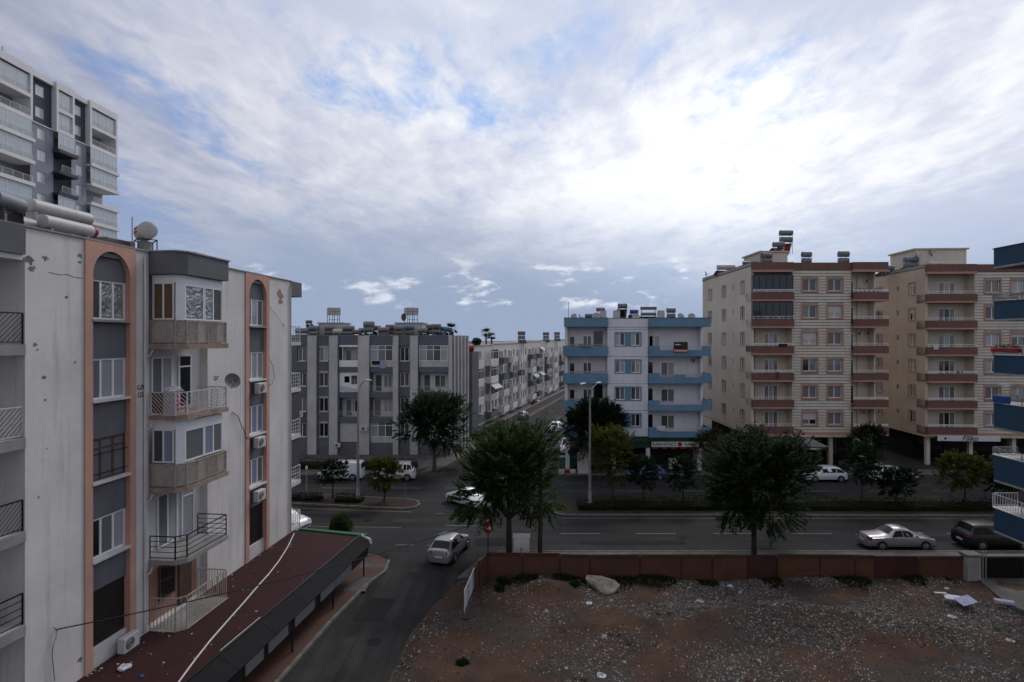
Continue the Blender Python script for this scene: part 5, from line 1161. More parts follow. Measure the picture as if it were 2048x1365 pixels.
for (a, c, y0) in ((cA, cB - .15, -.5), (cC, cD, -.5), (cE + .12, cF, -.5)):
    f.add('frame_pier', MB().box(a, a + .35, y0, 2.2, TZ[1] - .3, TT), 'tower_white'); f.add('frame_pier', MB().box(c - .35, c, y0, 2.2, TZ[1] - .3, TT), 'tower_white')
    f.add('frame_head', MB().box(a + .351, c - .351, y0, 2.2, TT - 1.0, TT - .004), 'tower_white')
    for k, z in enumerate(TZ[:12]):
        mid = (a == cC); up = 0 if k < 2 else (-.35 if not mid else -.55)
        m = 'tower_dark' if (mid and k >= 2) else 'tower_white'
        f.add('balcony', MB().box(a + (.352 if k < 2 else -.2), c - (.352 if k < 2 else 0), y0 + up, 2.2, z - .30, z - .04).box(a + (.352 if k < 2 else -.2), c - (.352 if k < 2 else 0), y0 + up, y0 + up + .12, z - .04, z + .18), m)
        f.add('balcony_wall', MB().quad((a, 2.0, z), (c, 2.0, z), (c, 2.0, z + 2.7), (a, 2.0, z + 2.7)), 'tower_grey')
        railing(f, a + .36, c - .36, z + .18, .85, y0 + up + .06, 'pvc', 'rails')
        glz = (k not in ((1, 4, 6, 7, 9) if a == cA else (3, 4, 6, 9) if mid else (1, 4, 7)))
        if glz: glazing(f, a + (.36 if k < 2 else -.1), c - .36, z + .2, z + 2.68, y0 + up + .2, 6 if not mid else 3, 0, ['tower_glass'], 'pvc')
        else: window(f, a + .8, z + .1, .9, 2.1, 1, 1.92, 0, pm=['glass_dark'], name='balcony_door')
f.add('end_wall', MB().box(cF - .04, cF - .002, 2.2, 16, 0, TT - .3), 'tower_grey')
tag(MB().tube([(0, 0, 0), (0, 0, 1.6)], .04, 5).box(-.5, .5, -.02, .02, 1.0, 1.05).box(-.3, .3, -.02, .02, 1.3, 1.35).build('antenna', MT['galv'], None, (-66.3, 74, 51)), 'small antenna on the corner of the tall tower roof', 'antenna')

# washing and plants on the balconies opposite
def cloth(name, label, px, py, Y, w, h, m): 
    b = MB(); n = 8
    for i in range(n + 1):
        x = -w / 2 + w * i / n; y = .03 * math.sin(i * 1.9); b.v += [(x, y, 0), (x * .96, y * 2.2 - .03, -h * (.92 + .08 * math.sin(i * 2.3)))]
    for i in range(n): b.f.append((2 * i, 2 * i + 1, 2 * i + 3, 2 * i + 2))
    return tag(b.build(name, MT[m], None, (X_(px, Y), Y, Z_(py, Y))), label, 'laundry', 'laundry on the balconies')
cloth('laundry', 'black washing hung on the third left balcony of the nearer beige block', 1566, 688, 63.3, 1.0, .35, 'rubber'); cloth('laundry', 'red cloth hanging from the fourth left balcony of the nearer beige block', 1556, 744, 63.3, .3, .75, 'red_panel')
cloth('laundry', 'pale washing on the lowest right balcony of the blue block', 1322, 852, 61.3, 1.0, .55, 'cloth_white'); cloth('laundry', 'dark washing on the top left balcony of the blue block', 1170, 688, 61.3, 1.3, .35, 'tank_grey'); cloth('laundry', 'white shirt drying on the third balcony of the farther beige block', 1872, 690, 63.9, .6, .6, 'cloth_white')
cloth('laundry', 'dark blue washing on the fourth balcony of the farther beige block', 1920, 742, 63.9, .9, .35, 'tank_teal'); cloth('laundry', 'dark clothes hung on the second column balcony of the grey block', 752, 722, 70.8, 1.0, .5, 'rubber')
for k in range(6):
    px = 1712 + 9 * k; t = thing('potted_plant', 'potted plant on the top right balcony of the nearer beige block, %s from the left' % ORD[k], 'plant', (X_(px, 63.55), 63.55, 19.72)); MB().lathe([(.09, 0), (.13, .2), (.13, .22)], 'z', 10).build('pot', MT['soil_red'], t)
    b = MB(); rr = random.Random(k)
    for q in range(60):
        a = rr.random() * 6.3; d = Vector((math.cos(a), math.sin(a), .5 + rr.random())).normalized(); s_ = d.orthogonal().normalized() * .03; p = Vector((0, 0, .2)); b.quad(tuple(p), tuple(p + d * .14 + s_), tuple(p + d * (.22 + .15 * rr.random())), tuple(p + d * .14 - s_))
    b.build('foliage', MT['leaf_dark'], t)

# ================================================================== vehicles
def car(label, loc, hdg, paint, kind='hatch', L_=4.1, W=1.72, H=1.46, cat='car', name='parked_car'):
    """lofted body with panes, lights and wheels; the front points along +x"""
    t = thing(name, label, cat, (loc[0], loc[1], 0.006), hdg, 'cars and vans on the streets')
    h = W / 2; zb = H * .60
    # stations along the length: x, top z, top half width, belt z, belt half width
    if kind == 'sedan': st = [(0, .62, .72, .60, .80), (.04, .90, .76, .80, .90), (.22, .95, .80, .86, .97), (.30, 1.0, .74, .87, .98), (.415, H, .62, .88, 1), (.50, H + .02, .64, .88, 1), (.60, H - .02, .63, .88, 1), (.735, .96, .78, .86, 1), (.80, .92, .82, .82, .98), (.95, .76, .80, .70, .92), (.985, .60, .72, .56, .84), (1, .46, .66, .44, .78)]; iw = (3, 4, 6, 7)
    elif kind == 'van': st = [(0, 1.0, .80, .70, .86), (.015, H - .08, .78, .95, .96), (.03, H, .80, 1.0, .98), (.3, H + .02, .82, 1.05, 1), (.58, H, .80, 1.05, 1), (.66, H - .12, .76, 1.05, 1), (.82, 1.10, .80, 1.0, .99), (.90, .98, .82, .9, .97), (.975, .78, .78, .70, .9), (1, .5, .68, .48, .8)]; iw = (0, 1, 5, 6)
    elif kind == 'suv': st = [(0, .8, .78, .7, .86), (.025, 1.05, .78, .98, .94), (.06, 1.18, .76, 1.02, .97), (.11, H - .05, .66, 1.03, .99), (.2, H, .70, 1.03, 1), (.45, H + .02, .72, 1.03, 1), (.58, H - .04, .68, 1.03, 1), (.71, 1.12, .82, 1.0, .99), (.78, 1.06, .86, .96, .98), (.95, .92, .84, .86, .92), (.985, .7, .76, .66, .86), (1, .5, .7, .48, .8)]; iw = (2, 3, 6, 7)
    else: st = [(0, .70, .74, .62, .82), (.02, .94, .80, .86, .92), (.045, 1.0, .80, .90, .95), (.19, H - .05, .66, .90, .98), (.28, H, .68, .90, 1), (.45, H + .02, .66, .90, 1), (.56, H - .03, .64, .90, 1), (.72, 1.0, .80, .88, 1), (.80, .95, .83, .84, .98), (.95, .80, .80, .72, .92), (.985, .62, .72, .58, .84), (1, .46, .66, .44, .78)]; iw = (2, 3, 6, 7)
    def ring(x, zt, wt, ze, we):
        return [(x, 0, .20), (x, .72 * we * h, .20), (x, .93 * we * h, .26), (x, we * h, .42), (x, we * h * 1.005, ze * .72), (x, we * h * .985, ze), (x, wt * h + .02, zt - .075), (x, wt * h * .9, zt - .02), (x, wt * h * .5, zt), (x, 0, zt + .012)]
    S = [ring(a * L_, zt, wt, ze, we) for a, zt, wt, ze, we in st]
    b = MB(); n = 10; m = 2 * n - 2
    for r in S:
        b.v += r + [(x, -y, z) for x, y, z in r[-2:0:-1]]
    for i in range(len(S) - 1):
        for j in range(m): b.f.append((i * m + j, (i + 1) * m + j, (i + 1) * m + (j + 1) % m, i * m + (j + 1) % m))
    b.f.append(tuple(m - 1 - j for j in range(m))[::-1]); b.f.append(tuple((len(S) - 1) * m + j for j in range(m)))
    b.v = [(x - L_ / 2, y, z) for x, y, z in b.v]
    body = b.build('body', MT[paint], t, smooth=True)
    me = body.data
    if hasattr(me, 'set_sharp_from_angle'): me.set_sharp_from_angle(angle=R(38))
    def lerp(p, q, k): return tuple(p[i] + (q[i] - p[i]) * k for i in range(3))
    def pane(name_, q, off, mt='car_glass', par=t):
        p = [Vector((x - L_ / 2, y, z)) for x, y, z in q]; nn = (p[1] - p[0]).cross(p[2] - p[0]).normalized()
        cen = Vector((0, 0, .8))
        if nn.dot(sum(p, Vector()) / len(p) - cen) < 0: nn = -nn
        bb = MB(); k = len(p); bb.v += [tuple(v + nn * off) for v in p] + [tuple(v - nn * .02) for v in p]
        bb.f.append(tuple(range(k))); bb.f.append(tuple(range(2 * k - 1, k - 1, -1)))
        for i in range(k): bb.f.append((i, (i + 1) % k, k + (i + 1) % k, k + i))
        return bb.build(name_, MT[mt], par)
    def scr(i0, i1, a, c, k0, k1, nm):   # screen across the car between stations
        A, B_ = S[i0], S[i1]
        l0, l1 = lerp(A[7], B_[7], k0), lerp(A[7], B_[7], k1); r0, r1 = (l0[0], -l0[1], l0[2]), (l1[0], -l1[1], l1[2])
        c0, c1 = lerp(A[9], B_[9], k0), lerp(A[9], B_[9], k1)
        pane(nm, [l0, c0, c1, l1], .012); pane(nm, [c0, r0, r1, c1], .012)
    r0, r1, w0, w1 = iw
    if kind == 'van': scr(r1, r0, 0, 0, .12, .75, 'rear_window')
    else: scr(r0, r1, 0, 0, .10, .9, 'rear_window')
    scr(w1, w0, 0, 0, .08, .9, 'windscreen')
    for sg in (1, -1):
        def sp(i, k, row=0):
            p = lerp(S[i][5], S[i][6], k); return (p[0], p[1] * sg, p[2])
        if kind == 'van': spans = [(4, 5, .0, .75), (5, 6, .0, .62)]
        else: spans = None
        if kind == 'van':
            a, c, d, e = sp(4, .12), sp(4, .86), sp(5, .84), lerp(sp(5, .12), sp(6, .12), .75)
            pane('side_window', [a, e, lerp(sp(5, .84), sp(6, .84), .15), c], .012)
        else:
            mid = (r1 + w0) // 2 + (0 if kind == 'sedan' else 0)
            lowr = lerp(sp(r0, .2), sp(r1, .12), .35); hir = lerp(sp(r0, .84), sp(r1, .86), .92)
            lowf = lerp(sp(w0, .12), sp(w1, .2), .72); hif = lerp(sp(w0, .86), sp(w1, .84), .06)
            lm, hm = sp(mid, .12), sp(mid, .88)
            g = .012
            pane('side_window', [lowr, (lm[0] - .03, lm[1], lm[2]), (hm[0] - .03, hm[1], hm[2]), hir], g); pane('side_window', [(lm[0] + .03, lm[1], lm[2]), lowf, hif, (hm[0] + .03, hm[1], hm[2])], g)
            pane('door_seam', [(lm[0] - .012, S[mid][3][1] * sg, .4), (lm[0] + .012, S[mid][3][1] * sg, .4), (lm[0] + .012, S[mid][5][1] * sg, S[mid][5][2]), (lm[0] - .012, S[mid][5][1] * sg, S[mid][5][2])], .003, 'car_trim')
        q = L_ * .985
        pane('headlight', [(L_ * .925, .90 * h * sg * st[-3][4] * 1.05, .66), (L_ * .988, .70 * h * sg, .60), (L_ * .985, .62 * h * sg, .70), (L_ * .935, .74 * h * sg, .755)], .012, 'lamp_clear')
        hz_ = .72 if kind in ('hatch', 'sedan') else .85
        pane('tail_light', [(.004 * L_, .58 * h * sg, hz_ - .04), (.014 * L_, .58 * h * sg, hz_ + .17), (.050 * L_, .96 * h * sg, hz_ + .17), (.034 * L_, .96 * h * sg, hz_ - .04)], .03, 'tail_red')
        mx = S[w0][5]; xm = (S[w0][5][0] * .45 + S[w1][5][0] * .55) - L_ / 2
        MB().cbox(xm - .07, xm + .07, (h + .0) * sg - (.0 if sg > 0 else .17), (h + .0) * sg + (.17 if sg > 0 else 0), zb + .08, zb + .22, .02).build('wing_mirror', MT[paint], t)
        for xw in (L_ * .185, L_ * .81):
            wr = .31 if kind in ('hatch', 'sedan') else .335
            wh = MB().lathe([(wr * .6, -.09), (wr * .96, -.10), (wr, -.07), (wr, .07), (wr * .96, .10), (wr * .6, .09)], 'y', 22, (0, 0, 0)).build('wheel', MT['rubber'], t, (xw - L_ / 2, (h - .075) * sg, wr), 0, True)
            rb_ = MB(); rb_.lathe([(wr * .66, .0), (wr * .64, .018), (wr * .2, .03), (.02, .03)], 'y', 20, (0, 0, 0)) if sg > 0 else rb_.lathe([(wr * .66, .0), (wr * .64, -.018), (wr * .2, -.03), (.02, -.03)], 'y', 20)
            rb_.build('rim', MT['alu'], wh, (0, .09 * sg, 0))
            arch = MB(); arch.lathe([(wr * 1.14, -.012), (wr * 1.14, .0)], 'y', 22); arch.build('wheel_arch', MT['car_trim'], t, (xw - L_ / 2, (h * 1.0 + .004) * sg, wr + .02))
    MB().box(-L_ / 2 - .015, -L_ / 2 + .05, -.26, .26, .50, .61).build('number_plate', MT['sign_white'], t)
    MB().cbox(L_ / 2 - .06, L_ / 2 + .012, -h * .5, h * .5, .30, .42, .01).build('grille', MT['car_trim'], t)
    MB().box(-L_ / 2 * .98, L_ / 2 * .98, -h * .7, h * .7, .15, .22).build('underside', MT['car_trim'], t)
    return t
car('white panel van parked by the grey block', (-17.7, 58.9), R(180), 'car_white', 'van', 4.6, 1.8, 1.86, 'van', 'parked_van')
car('white minivan with side windows behind the yellow green tree', (-12.1, 58.7), R(184), 'car_white', 'suv', 4.3, 1.78, 1.82, 'van', 'parked_van')
car('white sedan turning between the medians beside the big tree', (-3.9, 49.8), R(135), 'car_white', 'sedan', 4.5, 1.75, 1.44)
car('silver hatchback seen from behind at the mouth of the side street', (-4.2, 38.3), R(76), 'car_silver', 'hatch', 4.1, 1.72, 1.45)
car('white car half hidden behind the end of the white block', (-17.5, 43.7), R(-22), 'car_white', 'hatch', 4.1, 1.72, 1.45)
car('white hatchback parked before the grey awning', (31.9, 58.3), R(180), 'car_white', 'hatch', 4.2, 1.75, 1.48)
car('white car partly hidden behind a dark median tree', (39.0, 58.2), R(0), 'car_white', 'hatch', 4.2, 1.75, 1.48)
car('silver sedan parked at the near kerb by the orange fence', (26.8, 39.75), R(0), 'car_silver', 'sedan', 4.75, 1.76, 1.42)
car('black car at the near kerb beneath the navy balconies', (33.6, 39.8), R(0), 'car_black', 'suv', 4.6, 1.85, 1.68)
car('blue car parked before the green shop front behind median trees', (13.9, 59.0), R(182), 'car_blue', 'hatch', 3.9, 1.68, 1.46)
car('dark car parked on the left of the far street', (5.3, 122), math.atan2(tF.y, tF.x), 'car_black', 'hatch', 4.2, 1.75, 1.5)
car('grey green car parked lower down the far street', (1.9, 103), math.atan2(tF.y, tF.x), 'car_greycol', 'hatch', 4.2, 1.75, 1.5)
car('white car on the far street beside the blue block', (7.0, 90), math.atan2(tF.y, tF.x), 'car_white', 'hatch', 4.2, 1.75, 1.5)
car('white van facing the camera beside the green bin', (7.4, 73.5), math.atan2(-1, -.27), 'car_white', 'van', 4.6, 1.85, 1.9, 'van', 'parked_van')
car('dark car in the forecourt under the farther beige block', (51.0, 63.2), R(10), 'car_black', 'suv', 4.4, 1.8, 1.65)
car('grey car under the nearer beige block beside its column', (38.6, 63.0), R(170), 'car_greycol', 'hatch', 4.1, 1.75, 1.48)

# ================================================================== trees, shrubs, hedges
def leaf(b, p, d, up, l, w):
    s = d.cross(up)
    if s.length < 1e-4: s = d.orthogonal()
    s = s.normalized() * w; n = len(b.v); m_ = p + d * (l * .45)
    b.v += [tuple(p), tuple(m_ + s), tuple(p + d * l), tuple(m_ - s)]; b.f.append((n, n + 1, n + 2, n + 3))
def tree(name, label, x, y, zc_, rx, rz_, seed, lm, ntw=260, nl=26, ll=.24, trunk=.17, bark='bark', lean=0.0, fork=.32, z0=.0, dens=1.0):
    rr = random.Random(seed); t = thing(name, label, 'tree', (x, y, z0), 0, 'street trees')
    zl = max(.7, zc_ - rz_ * .72); c = Vector((lean, 0, zc_)); tb = MB()
    top = Vector((lean * .6, .0, zl))
    tb.tube([(0, 0, -.05), (lean * .15, .02, zl * .35), (lean * .4, -.02, zl * .7), tuple(top)], trunk * 1.15, 8, trunk * .8)
    limbs = []
    for k in range(7):
        a = 6.283 * k / 7 + rr.uniform(-.3, .3); e = rr.uniform(.35, .8)
        end = c + Vector((math.cos(a) * rx * e, math.sin(a) * rx * e, rz_ * rr.uniform(-.1, .75)))
        mid = top + (end - top) * .5 + Vector((math.cos(a) * rx * .12, math.sin(a) * rx * .12, -rz_ * .05))
        tb.tube([tuple(top - Vector((0, 0, .1))), tuple(mid), tuple(end)], trunk * .55, 5, trunk * .12); limbs.append((top, mid, end))
    for k in range(16):
        l_ = rr.choice(limbs); s_ = l_[1] + (l_[2] - l_[1]) * rr.random(); a = rr.random() * 6.283
        e = s_ + Vector((math.cos(a) * rx * .4, math.sin(a) * rx * .4, rz_ * .35 * rr.random())); tb.tube([tuple(s_), tuple(e)], trunk * .16, 4, trunk * .04)
    tb.build('trunk', MT[bark], t, smooth=True)
    cb = MB(); subs = [(c + Vector((0, 0, rz_ * .28)), .58)]      # the crown is a cluster of uneven lobes
    ns = 9
    for k in range(ns):
        a = 6.283 * k / ns + rr.uniform(-.35, .35); e = rr.uniform(.42, .68); subs.append((c + Vector((math.cos(a) * rx * e, math.sin(a) * rx * e, rz_ * (rr.uniform(-.62, .05) if k % 2 else rr.uniform(.0, .55)))), rr.uniform(.34, .50)))
    for k in range(ntw):
        sc_, sr = rr.choice(subs) if k % 5 else subs[0]
        a = rr.random() * 6.283; u = rr.uniform(-.9, 1.0); q = (1 - u * u) ** .5
        dr = Vector((math.cos(a) * q, math.sin(a) * q, u)); rad = .35 + .65 * rr.random() ** .6
        p0 = sc_ + Vector((dr.x * rx * sr * rad, dr.y * rx * sr * rad, dr.z * rz_ * sr * rad)); dr = ((p0 - c).normalized() + dr).normalized(); u = dr.z
        d = (dr * Vector((1, 1, 1)).length * .4 + Vector((rr.uniform(-.3, .3), rr.uniform(-.3, .3), (.42 if u > .1 else .42 + .75 * (u - .1)) + .25 * rr.random()))).normalized()
        ln = (rx + rz_) * .5 * rr.uniform(.16, .30); side = d.cross(Vector((0, 0, 1))).normalized()
        for i in range(nl):
            s_ = ln * (i + .5) / nl; pp = p0 + d * s_ - Vector((0, 0, .10 * (s_ / ln) ** 2 * ln))
            sg = 1 if i % 2 else -1
            dd = (d * .55 + side * (sg * (.9 + .2 * rr.random())) + Vector((rr.uniform(-.35, .35), rr.uniform(-.35, .35), rr.uniform(-.55, .15)))).normalized()
            leaf(cb, pp, dd, Vector((rr.uniform(-.5, .5), rr.uniform(-.5, .5), 1)), ll * rr.uniform(.7, 1.3), ll * .25)
    for k in range(int(ntw * .22)):      # loose sprigs that break the outline
        a = rr.random() * 6.283; u = rr.uniform(-.12, 1.0); q = (1 - u * u) ** .5; dr = Vector((math.cos(a) * q, math.sin(a) * q, u))
        p0 = c + Vector((dr.x * rx, dr.y * rx, dr.z * rz_)) * rr.uniform(.62, .86)
        d = (dr * .8 + Vector((rr.uniform(-.25, .25), rr.uniform(-.25, .25), .35))).normalized(); ln = (rx + rz_) * .5 * rr.uniform(.22, .40); side = d.cross(Vector((0, 0, 1))).normalized()
        for i in range(nl):
            s_ = ln * i / nl; w_ = 1 - .6 * i / nl; pp = p0 + d * s_ - Vector((0, 0, .14 * (s_ / ln) ** 2 * ln)); sg = 1 if i % 2 else -1
            leaf(cb, pp, (d * .8 + side * (sg * .8) + Vector((rr.uniform(-.2, .2), rr.uniform(-.2, .2), rr.uniform(-.35, .1)))).normalized(), Vector((rr.uniform(-.3, .3), rr.uniform(-.3, .3), 1)), ll * 1.1 * w_, ll * .24 * w_)
    cb.build('crown', MT[lm], t); return t
tree('street_tree', 'large dark green tree by the stop sign and meter cabinet', -.2, 37.6, 5.35, 3.5, 3.75, 11, 'leaf_mid', 1150, 30, .23, .19)
tree('street_tree', 'large dark tree behind the orange fence near the silver sedan', 16.0, 37.6, 5.0, 3.7, 3.5, 12, 'leaf_dark', 1150, 30, .23, .17)
tree('street_tree', 'broad dark tree before the striped end of the grey block', -8.5, 62.3, 5.3, 3.8, 3.6, 13, 'leaf_dark', 900, 28, .26, .20, 'bark_pale')
tree('street_tree', 'dark tree before the left balconies of the blue block', 9.0, 60.9, 5.2, 3.5, 3.1, 14, 'leaf_dark', 850, 28, .26, .2)
SM = [(665, 51.2, 2.55, 1.35, 1.05, 'leaf_dark', 150, 'sparse dark small tree on the left median'), (768, 50.2, 2.75, 1.5, 1.3, 'leaf_yellow', 260, 'round yellow green tree near the left median tip'),
      (1226, 49.6, 4.4, 2.1, 2.6, 'leaf_yellow', 380, 'tall yellowing tree beside the double arm lamp on the median'), (1288, 49.4, 2.9, 1.35, 1.6, 'leaf_dark', 170, 'thin dark median tree left of the white shop sign'),
      (1366, 49.2, 2.9, 1.4, 1.6, 'leaf_dark', 180, 'thin dark median tree under the right end of the white shop sign'), (1722, 49.0, 3.6, 1.5, 2.2, 'leaf_dark', 190, 'tall dark median tree right of the white hatchback'),
      (1790, 48.8, 2.3, 1.65, 1.3, 'leaf_dark', 220, 'low dark median tree before the half hidden white car'), (1930, 48.8, 3.0, 2.1, 1.7, 'leaf_yellow', 320, 'broad yellow green median tree near the navy balconies'),
      (2010, 48.8, 2.4, 1.7, 1.3, 'leaf_dark', 200, 'dark median tree at the right edge')]
for k, (px, Y, z_, rx, rz_, lm, n, lab) in enumerate(SM): tree('median_tree', lab, X_(px, Y), Y, z_, rx, rz_, 30 + k, lm, int(n * 1.25), 22, .21, .075, lean=random.uniform(-.25, .25))
tree('street_tree', 'small yellow green tree between the blue and beige blocks', X_(1413, 61.5), 61.5, 3.3, 1.6, 1.6, 51, 'leaf_yellow', 230, 22, .22, .09)
tree('street_tree', 'dark leafy tree beside the right balconies of the nearer beige block', X_(1738, 61.6), 61.6, 3.5, 1.9, 1.9, 52, 'leaf_dark', 260, 22, .24, .1)
def shrub(name, label, x, y, z0, rx, rz_, seed, lm, n=2600, ll=.12, cat='shrub'):
    rr = random.Random(seed); t = thing(name, label, cat, (x, y, z0)); b = MB()
    for k in range(n):
        a = rr.random() * 6.283; u = rr.uniform(-.9, 1); q = (1 - u * u) ** .5; f = (.75 + .25 * rr.random()) * (1 + .1 * math.sin(a * 3 + u * 4))
        p = Vector((math.cos(a) * q * rx * f, math.sin(a) * q * rx * f, rz_ + u * rz_ * f))
        leaf(b, p, Vector((math.cos(a) * q + rr.uniform(-.6, .6), math.sin(a) * q + rr.uniform(-.6, .6), u * .5 + rr.random())).normalized(), Vector((rr.uniform(-1, 1), rr.uniform(-1, 1), .5)), ll, ll * .25)
    b.build('foliage', MT[lm], t)
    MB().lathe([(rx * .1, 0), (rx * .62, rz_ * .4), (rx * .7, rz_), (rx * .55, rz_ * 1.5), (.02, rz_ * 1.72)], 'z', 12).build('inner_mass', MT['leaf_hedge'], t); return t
shrub('round_shrub', 'clipped dark round shrub behind the green edge of the maroon canopy', X_(681, 40.5), 40.5, .1, .78, .95, 3, 'leaf_mid')
PT = thing('plant_tub', 'terracotta tub under the round shrub behind the canopy', 'plant pot', (X_(681, 40.5), 40.5, 0)); MB().lathe([(.42, 0), (.5, .3), (.52, .34), (.46, .34)], 'z', 16).build('tub', MT['soil_red'], PT)
def hedge(label, pts, w, h, seed, per=260, lm='leaf_hedge'):
    rr = random.Random(seed); t = thing('hedge', label, 'hedge'); b = MB(); core = MB()
    for (a, c) in zip(pts[:-1], pts[1:]):
        a = Vector(a); c = Vector(c); d = c - a; L_ = d.length; n = Vector((-d.y, d.x)).normalized(); d.normalize()
        hh = h * .55; w2 = w * .34
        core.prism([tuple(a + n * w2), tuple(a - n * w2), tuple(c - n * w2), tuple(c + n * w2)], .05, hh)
        for k in range(int(L_ * per)):
            u = rr.random() * L_; v = rr.uniform(-1, 1); bump = .74 + .30 * mnoise.noise(Vector((a.x + d.x * u, a.y + d.y * u, seed)) * .7) + .22 * mnoise.noise(Vector((a.x + d.x * u, v, seed + 3)) * 2.1)
            if rr.random() < .5: p2 = a + d * u + n * (v * w / 2 * .95); z = h * bump * rr.uniform(.88, 1.03)
            else: p2 = a + d * u - n * (math.copysign(1, -1) * 0 + w / 2 * bump * rr.uniform(.85, 1.05)) * (1 if rr.random() < .75 else -1); z = rr.uniform(.08, h * bump)
            leaf(b, Vector((p2.x, p2.y, z + .08)), Vector((rr.uniform(-1, 1), rr.uniform(-1, 1), rr.uniform(-.1, 1))).normalized(), Vector((rr.uniform(-1, 1), rr.uniform(-1, 1), 1)), .15, .04)
    core.build('inner_mass', MT['leaf_hedge'], t); b.build('foliage', MT[lm], t); return t
hedge('long dark hedge along the right median', [(5.6, 48.6), (20, 48.5), (48, 48.2)], 2.6, .82, 3, 170)
hedge('dark hedge on the left median by the thin lamp', [(-21, 51.2), (-18.6, 50.9), (-17, 50.8)], 1.2, .7, 4, 230); hedge('dark hedge between the two left median trees', [(-15.6, 50.5), (-13.2, 50.2)], 1.2, .75, 5, 230)
hedge('overgrown hedge before the grey block', [(-33, 63.6), (-20, 63.4), (-10.6, 63.2)], 2.4, 1.15, 6, 140)
hedge('tall hedge before the first white flats of the far street', [FP(22, .0), FP(36, .2)], 1.6, 1.5, 8, 60)
def weed(label, x, y, z0, r, h, seed, n=260):
    rr = random.Random(seed); b = MB()
    for k in range(n):
        a = rr.random() * 6.283; q = r * rr.random() ** .7; l = h * rr.uniform(.4, 1.1) * (1 - .5 * q / r)
        leaf(b, Vector((math.cos(a) * q * (.6 + .4 * math.sin(a * 2 + seed)), math.sin(a) * q * .8, l * .3 * rr.random())), Vector((math.cos(a) * .7 + rr.uniform(-.5, .5), math.sin(a) * .7 + rr.uniform(-.5, .5), .4 + rr.random())).normalized(), Vector((rr.uniform(-1, 1), rr.uniform(-1, 1), .5)), l, .035)
    return tag(b.build('weed_clump', MT['leaf_dark'], None, (x, y, z0)), label, 'weeds', 'weed clumps on the lot')
def palm(label, x, y, z, seed, s=1.0, base=0.0):
    rr = random.Random(seed); t = thing('palm_tree', label, 'tree', (x, y, base)); MB().tube([(0, 0, 0), (.1, 0, z * .6), (0, 0, z)], .22, 7, .16).build('trunk', MT['bark'], t); b = MB()
    for k in range(34):
        a = rr.random() * 6.283; e = rr.uniform(-.5, 1.2); d = Vector((math.cos(a) * math.cos(e), math.sin(a) * math.cos(e), math.sin(e))); c = Vector((0, 0, z)) + d * .5 * s
        for q in range(11):
            w = (q - 5) / 5 * 1.1; side = d.cross(Vector((0, 0, 1))).normalized(); dd = (d * math.cos(w) + side * math.sin(w) - Vector((0, 0, .25))).normalized(); leaf(b, c, dd, Vector((0, 0, 1)), .75 * s, .07 * s)
    b.build('crown', MT['leaf_dark'], t)
palm('fan palm rising behind the first white flats', X_(972, 112), 112, 15.6, 1, 1.15); palm('smaller fan palm just right of the taller one behind the flats', X_(983, 114), 114, 14.9, 4, .9); palm('palm crown behind the right end of the grey block roof', X_(903, 86), 86, 15.9, 2, 1.0)
shrub('roof_shrub', 'round bush on the roof edge left of the fan palms', X_(953, 92), 92, 13.4, .7, .6, 9, 'leaf_dark', 700, .2)

# ================================================================== street furniture
def lamp(label, x, y, h, arms, rz=0, rod=.085):
    t = thing('street_lamp', label, 'street lamp', (x, y, .1), rz, 'street lamps on the medians')
    MB().lathe([(.24, 0), (.24, .35), (rod * 1.9, .42), (rod * 1.7, 1.6), (rod * 1.2, h * .6), (rod * .8, h)], 'z', 10).build('pole', MT['galv'], t, smooth=True)
    for (dx, dy, dz) in arms:
        a = MB().tube([(0, 0, h - .15), (dx * .35, dy * .35, h + dz * .65), (dx, dy, h + dz)], .045, 7).build('arm', MT['galv'], t)
        hb = MB(); an = math.atan2(dy, dx); hb.lathe([(.03, -.1), (.13, 0), (.15, .3), (.10, .62), (.02, .68)], 'x', 10); hd = hb.build('lamp_head', MT['plastic_white'], a, (dx * .95, dy * .95, h + dz), an, True); hd.scale = (1, 1, .6)
    return t
lamp('single arm street lamp on the left median before the grey block', X_(716, 50.4), 50.4, 9.6, [(.75, -.3, 1.15)])
lamp('double arm street lamp on the right median before the blue block', X_(1180, 48.9), 48.9, 9.4, [(-.55, -.6, 1.2), (.75, .8, 1.15)])
t = thing('garden_lamp', 'thin white topped lamp post on the left median', 'lamp post', (X_(613, 51.2), 51.2, .1)); MB().tube([(0, 0, 0), (0, 0, 2.6)], .035, 6).build('pole', MT['iron_rust'], t); MB().lathe([(.03, 2.6), (.11, 2.66), (.09, 2.9), (.02, 2.98)], 'z', 10).build('globe', MT['plastic_white'], t, smooth=True)
tag(MB().tube([(0, 0, 0), (0, 0, 1.75)], .03, 6).build('marker_post', MT['galv'], None, (X_(810, 49.6), 49.6, .1)), 'thin bare post near the tip of the left median', 'post')
UP = thing('utility_pole', 'dark wooden utility pole beside the large tree', 'utility pole', (X_(1080, 37.4), 37.4, .1)); MB().tube([(0, 0, 0), (.05, 0, 4), (0, 0, 7.2)], .16, 9, .11).build('pole', MT['pole_wood'], UP); MB().box(-.6, .6, -.05, .05, 6.6, 6.7).build('crossarm', MT['pole_wood'], UP); MB().lathe([(.05, 6.7), (.05, 6.85), (.02, 6.9)], 'z', 8, (-.5, 0, 0)).build('insulator', MT['plastic_white'], UP)
pa = Vector(LW(lu(110), -.05, 4.6)); pb = Vector((X_(1080, 37.4), 37.4, 3.95)); pts = [tuple(pa + (pb - pa) * (k / 24) - Vector((0, 0, .55 * 4 * (k / 24) * (1 - k / 24)))) for k in range(25)]
tag(MB().tube(pts, .022, 6).build('overhead_cable', MT['cable'], None, smooth=True), 'black overhead cable strung from the white block to the wooden pole', 'cable')
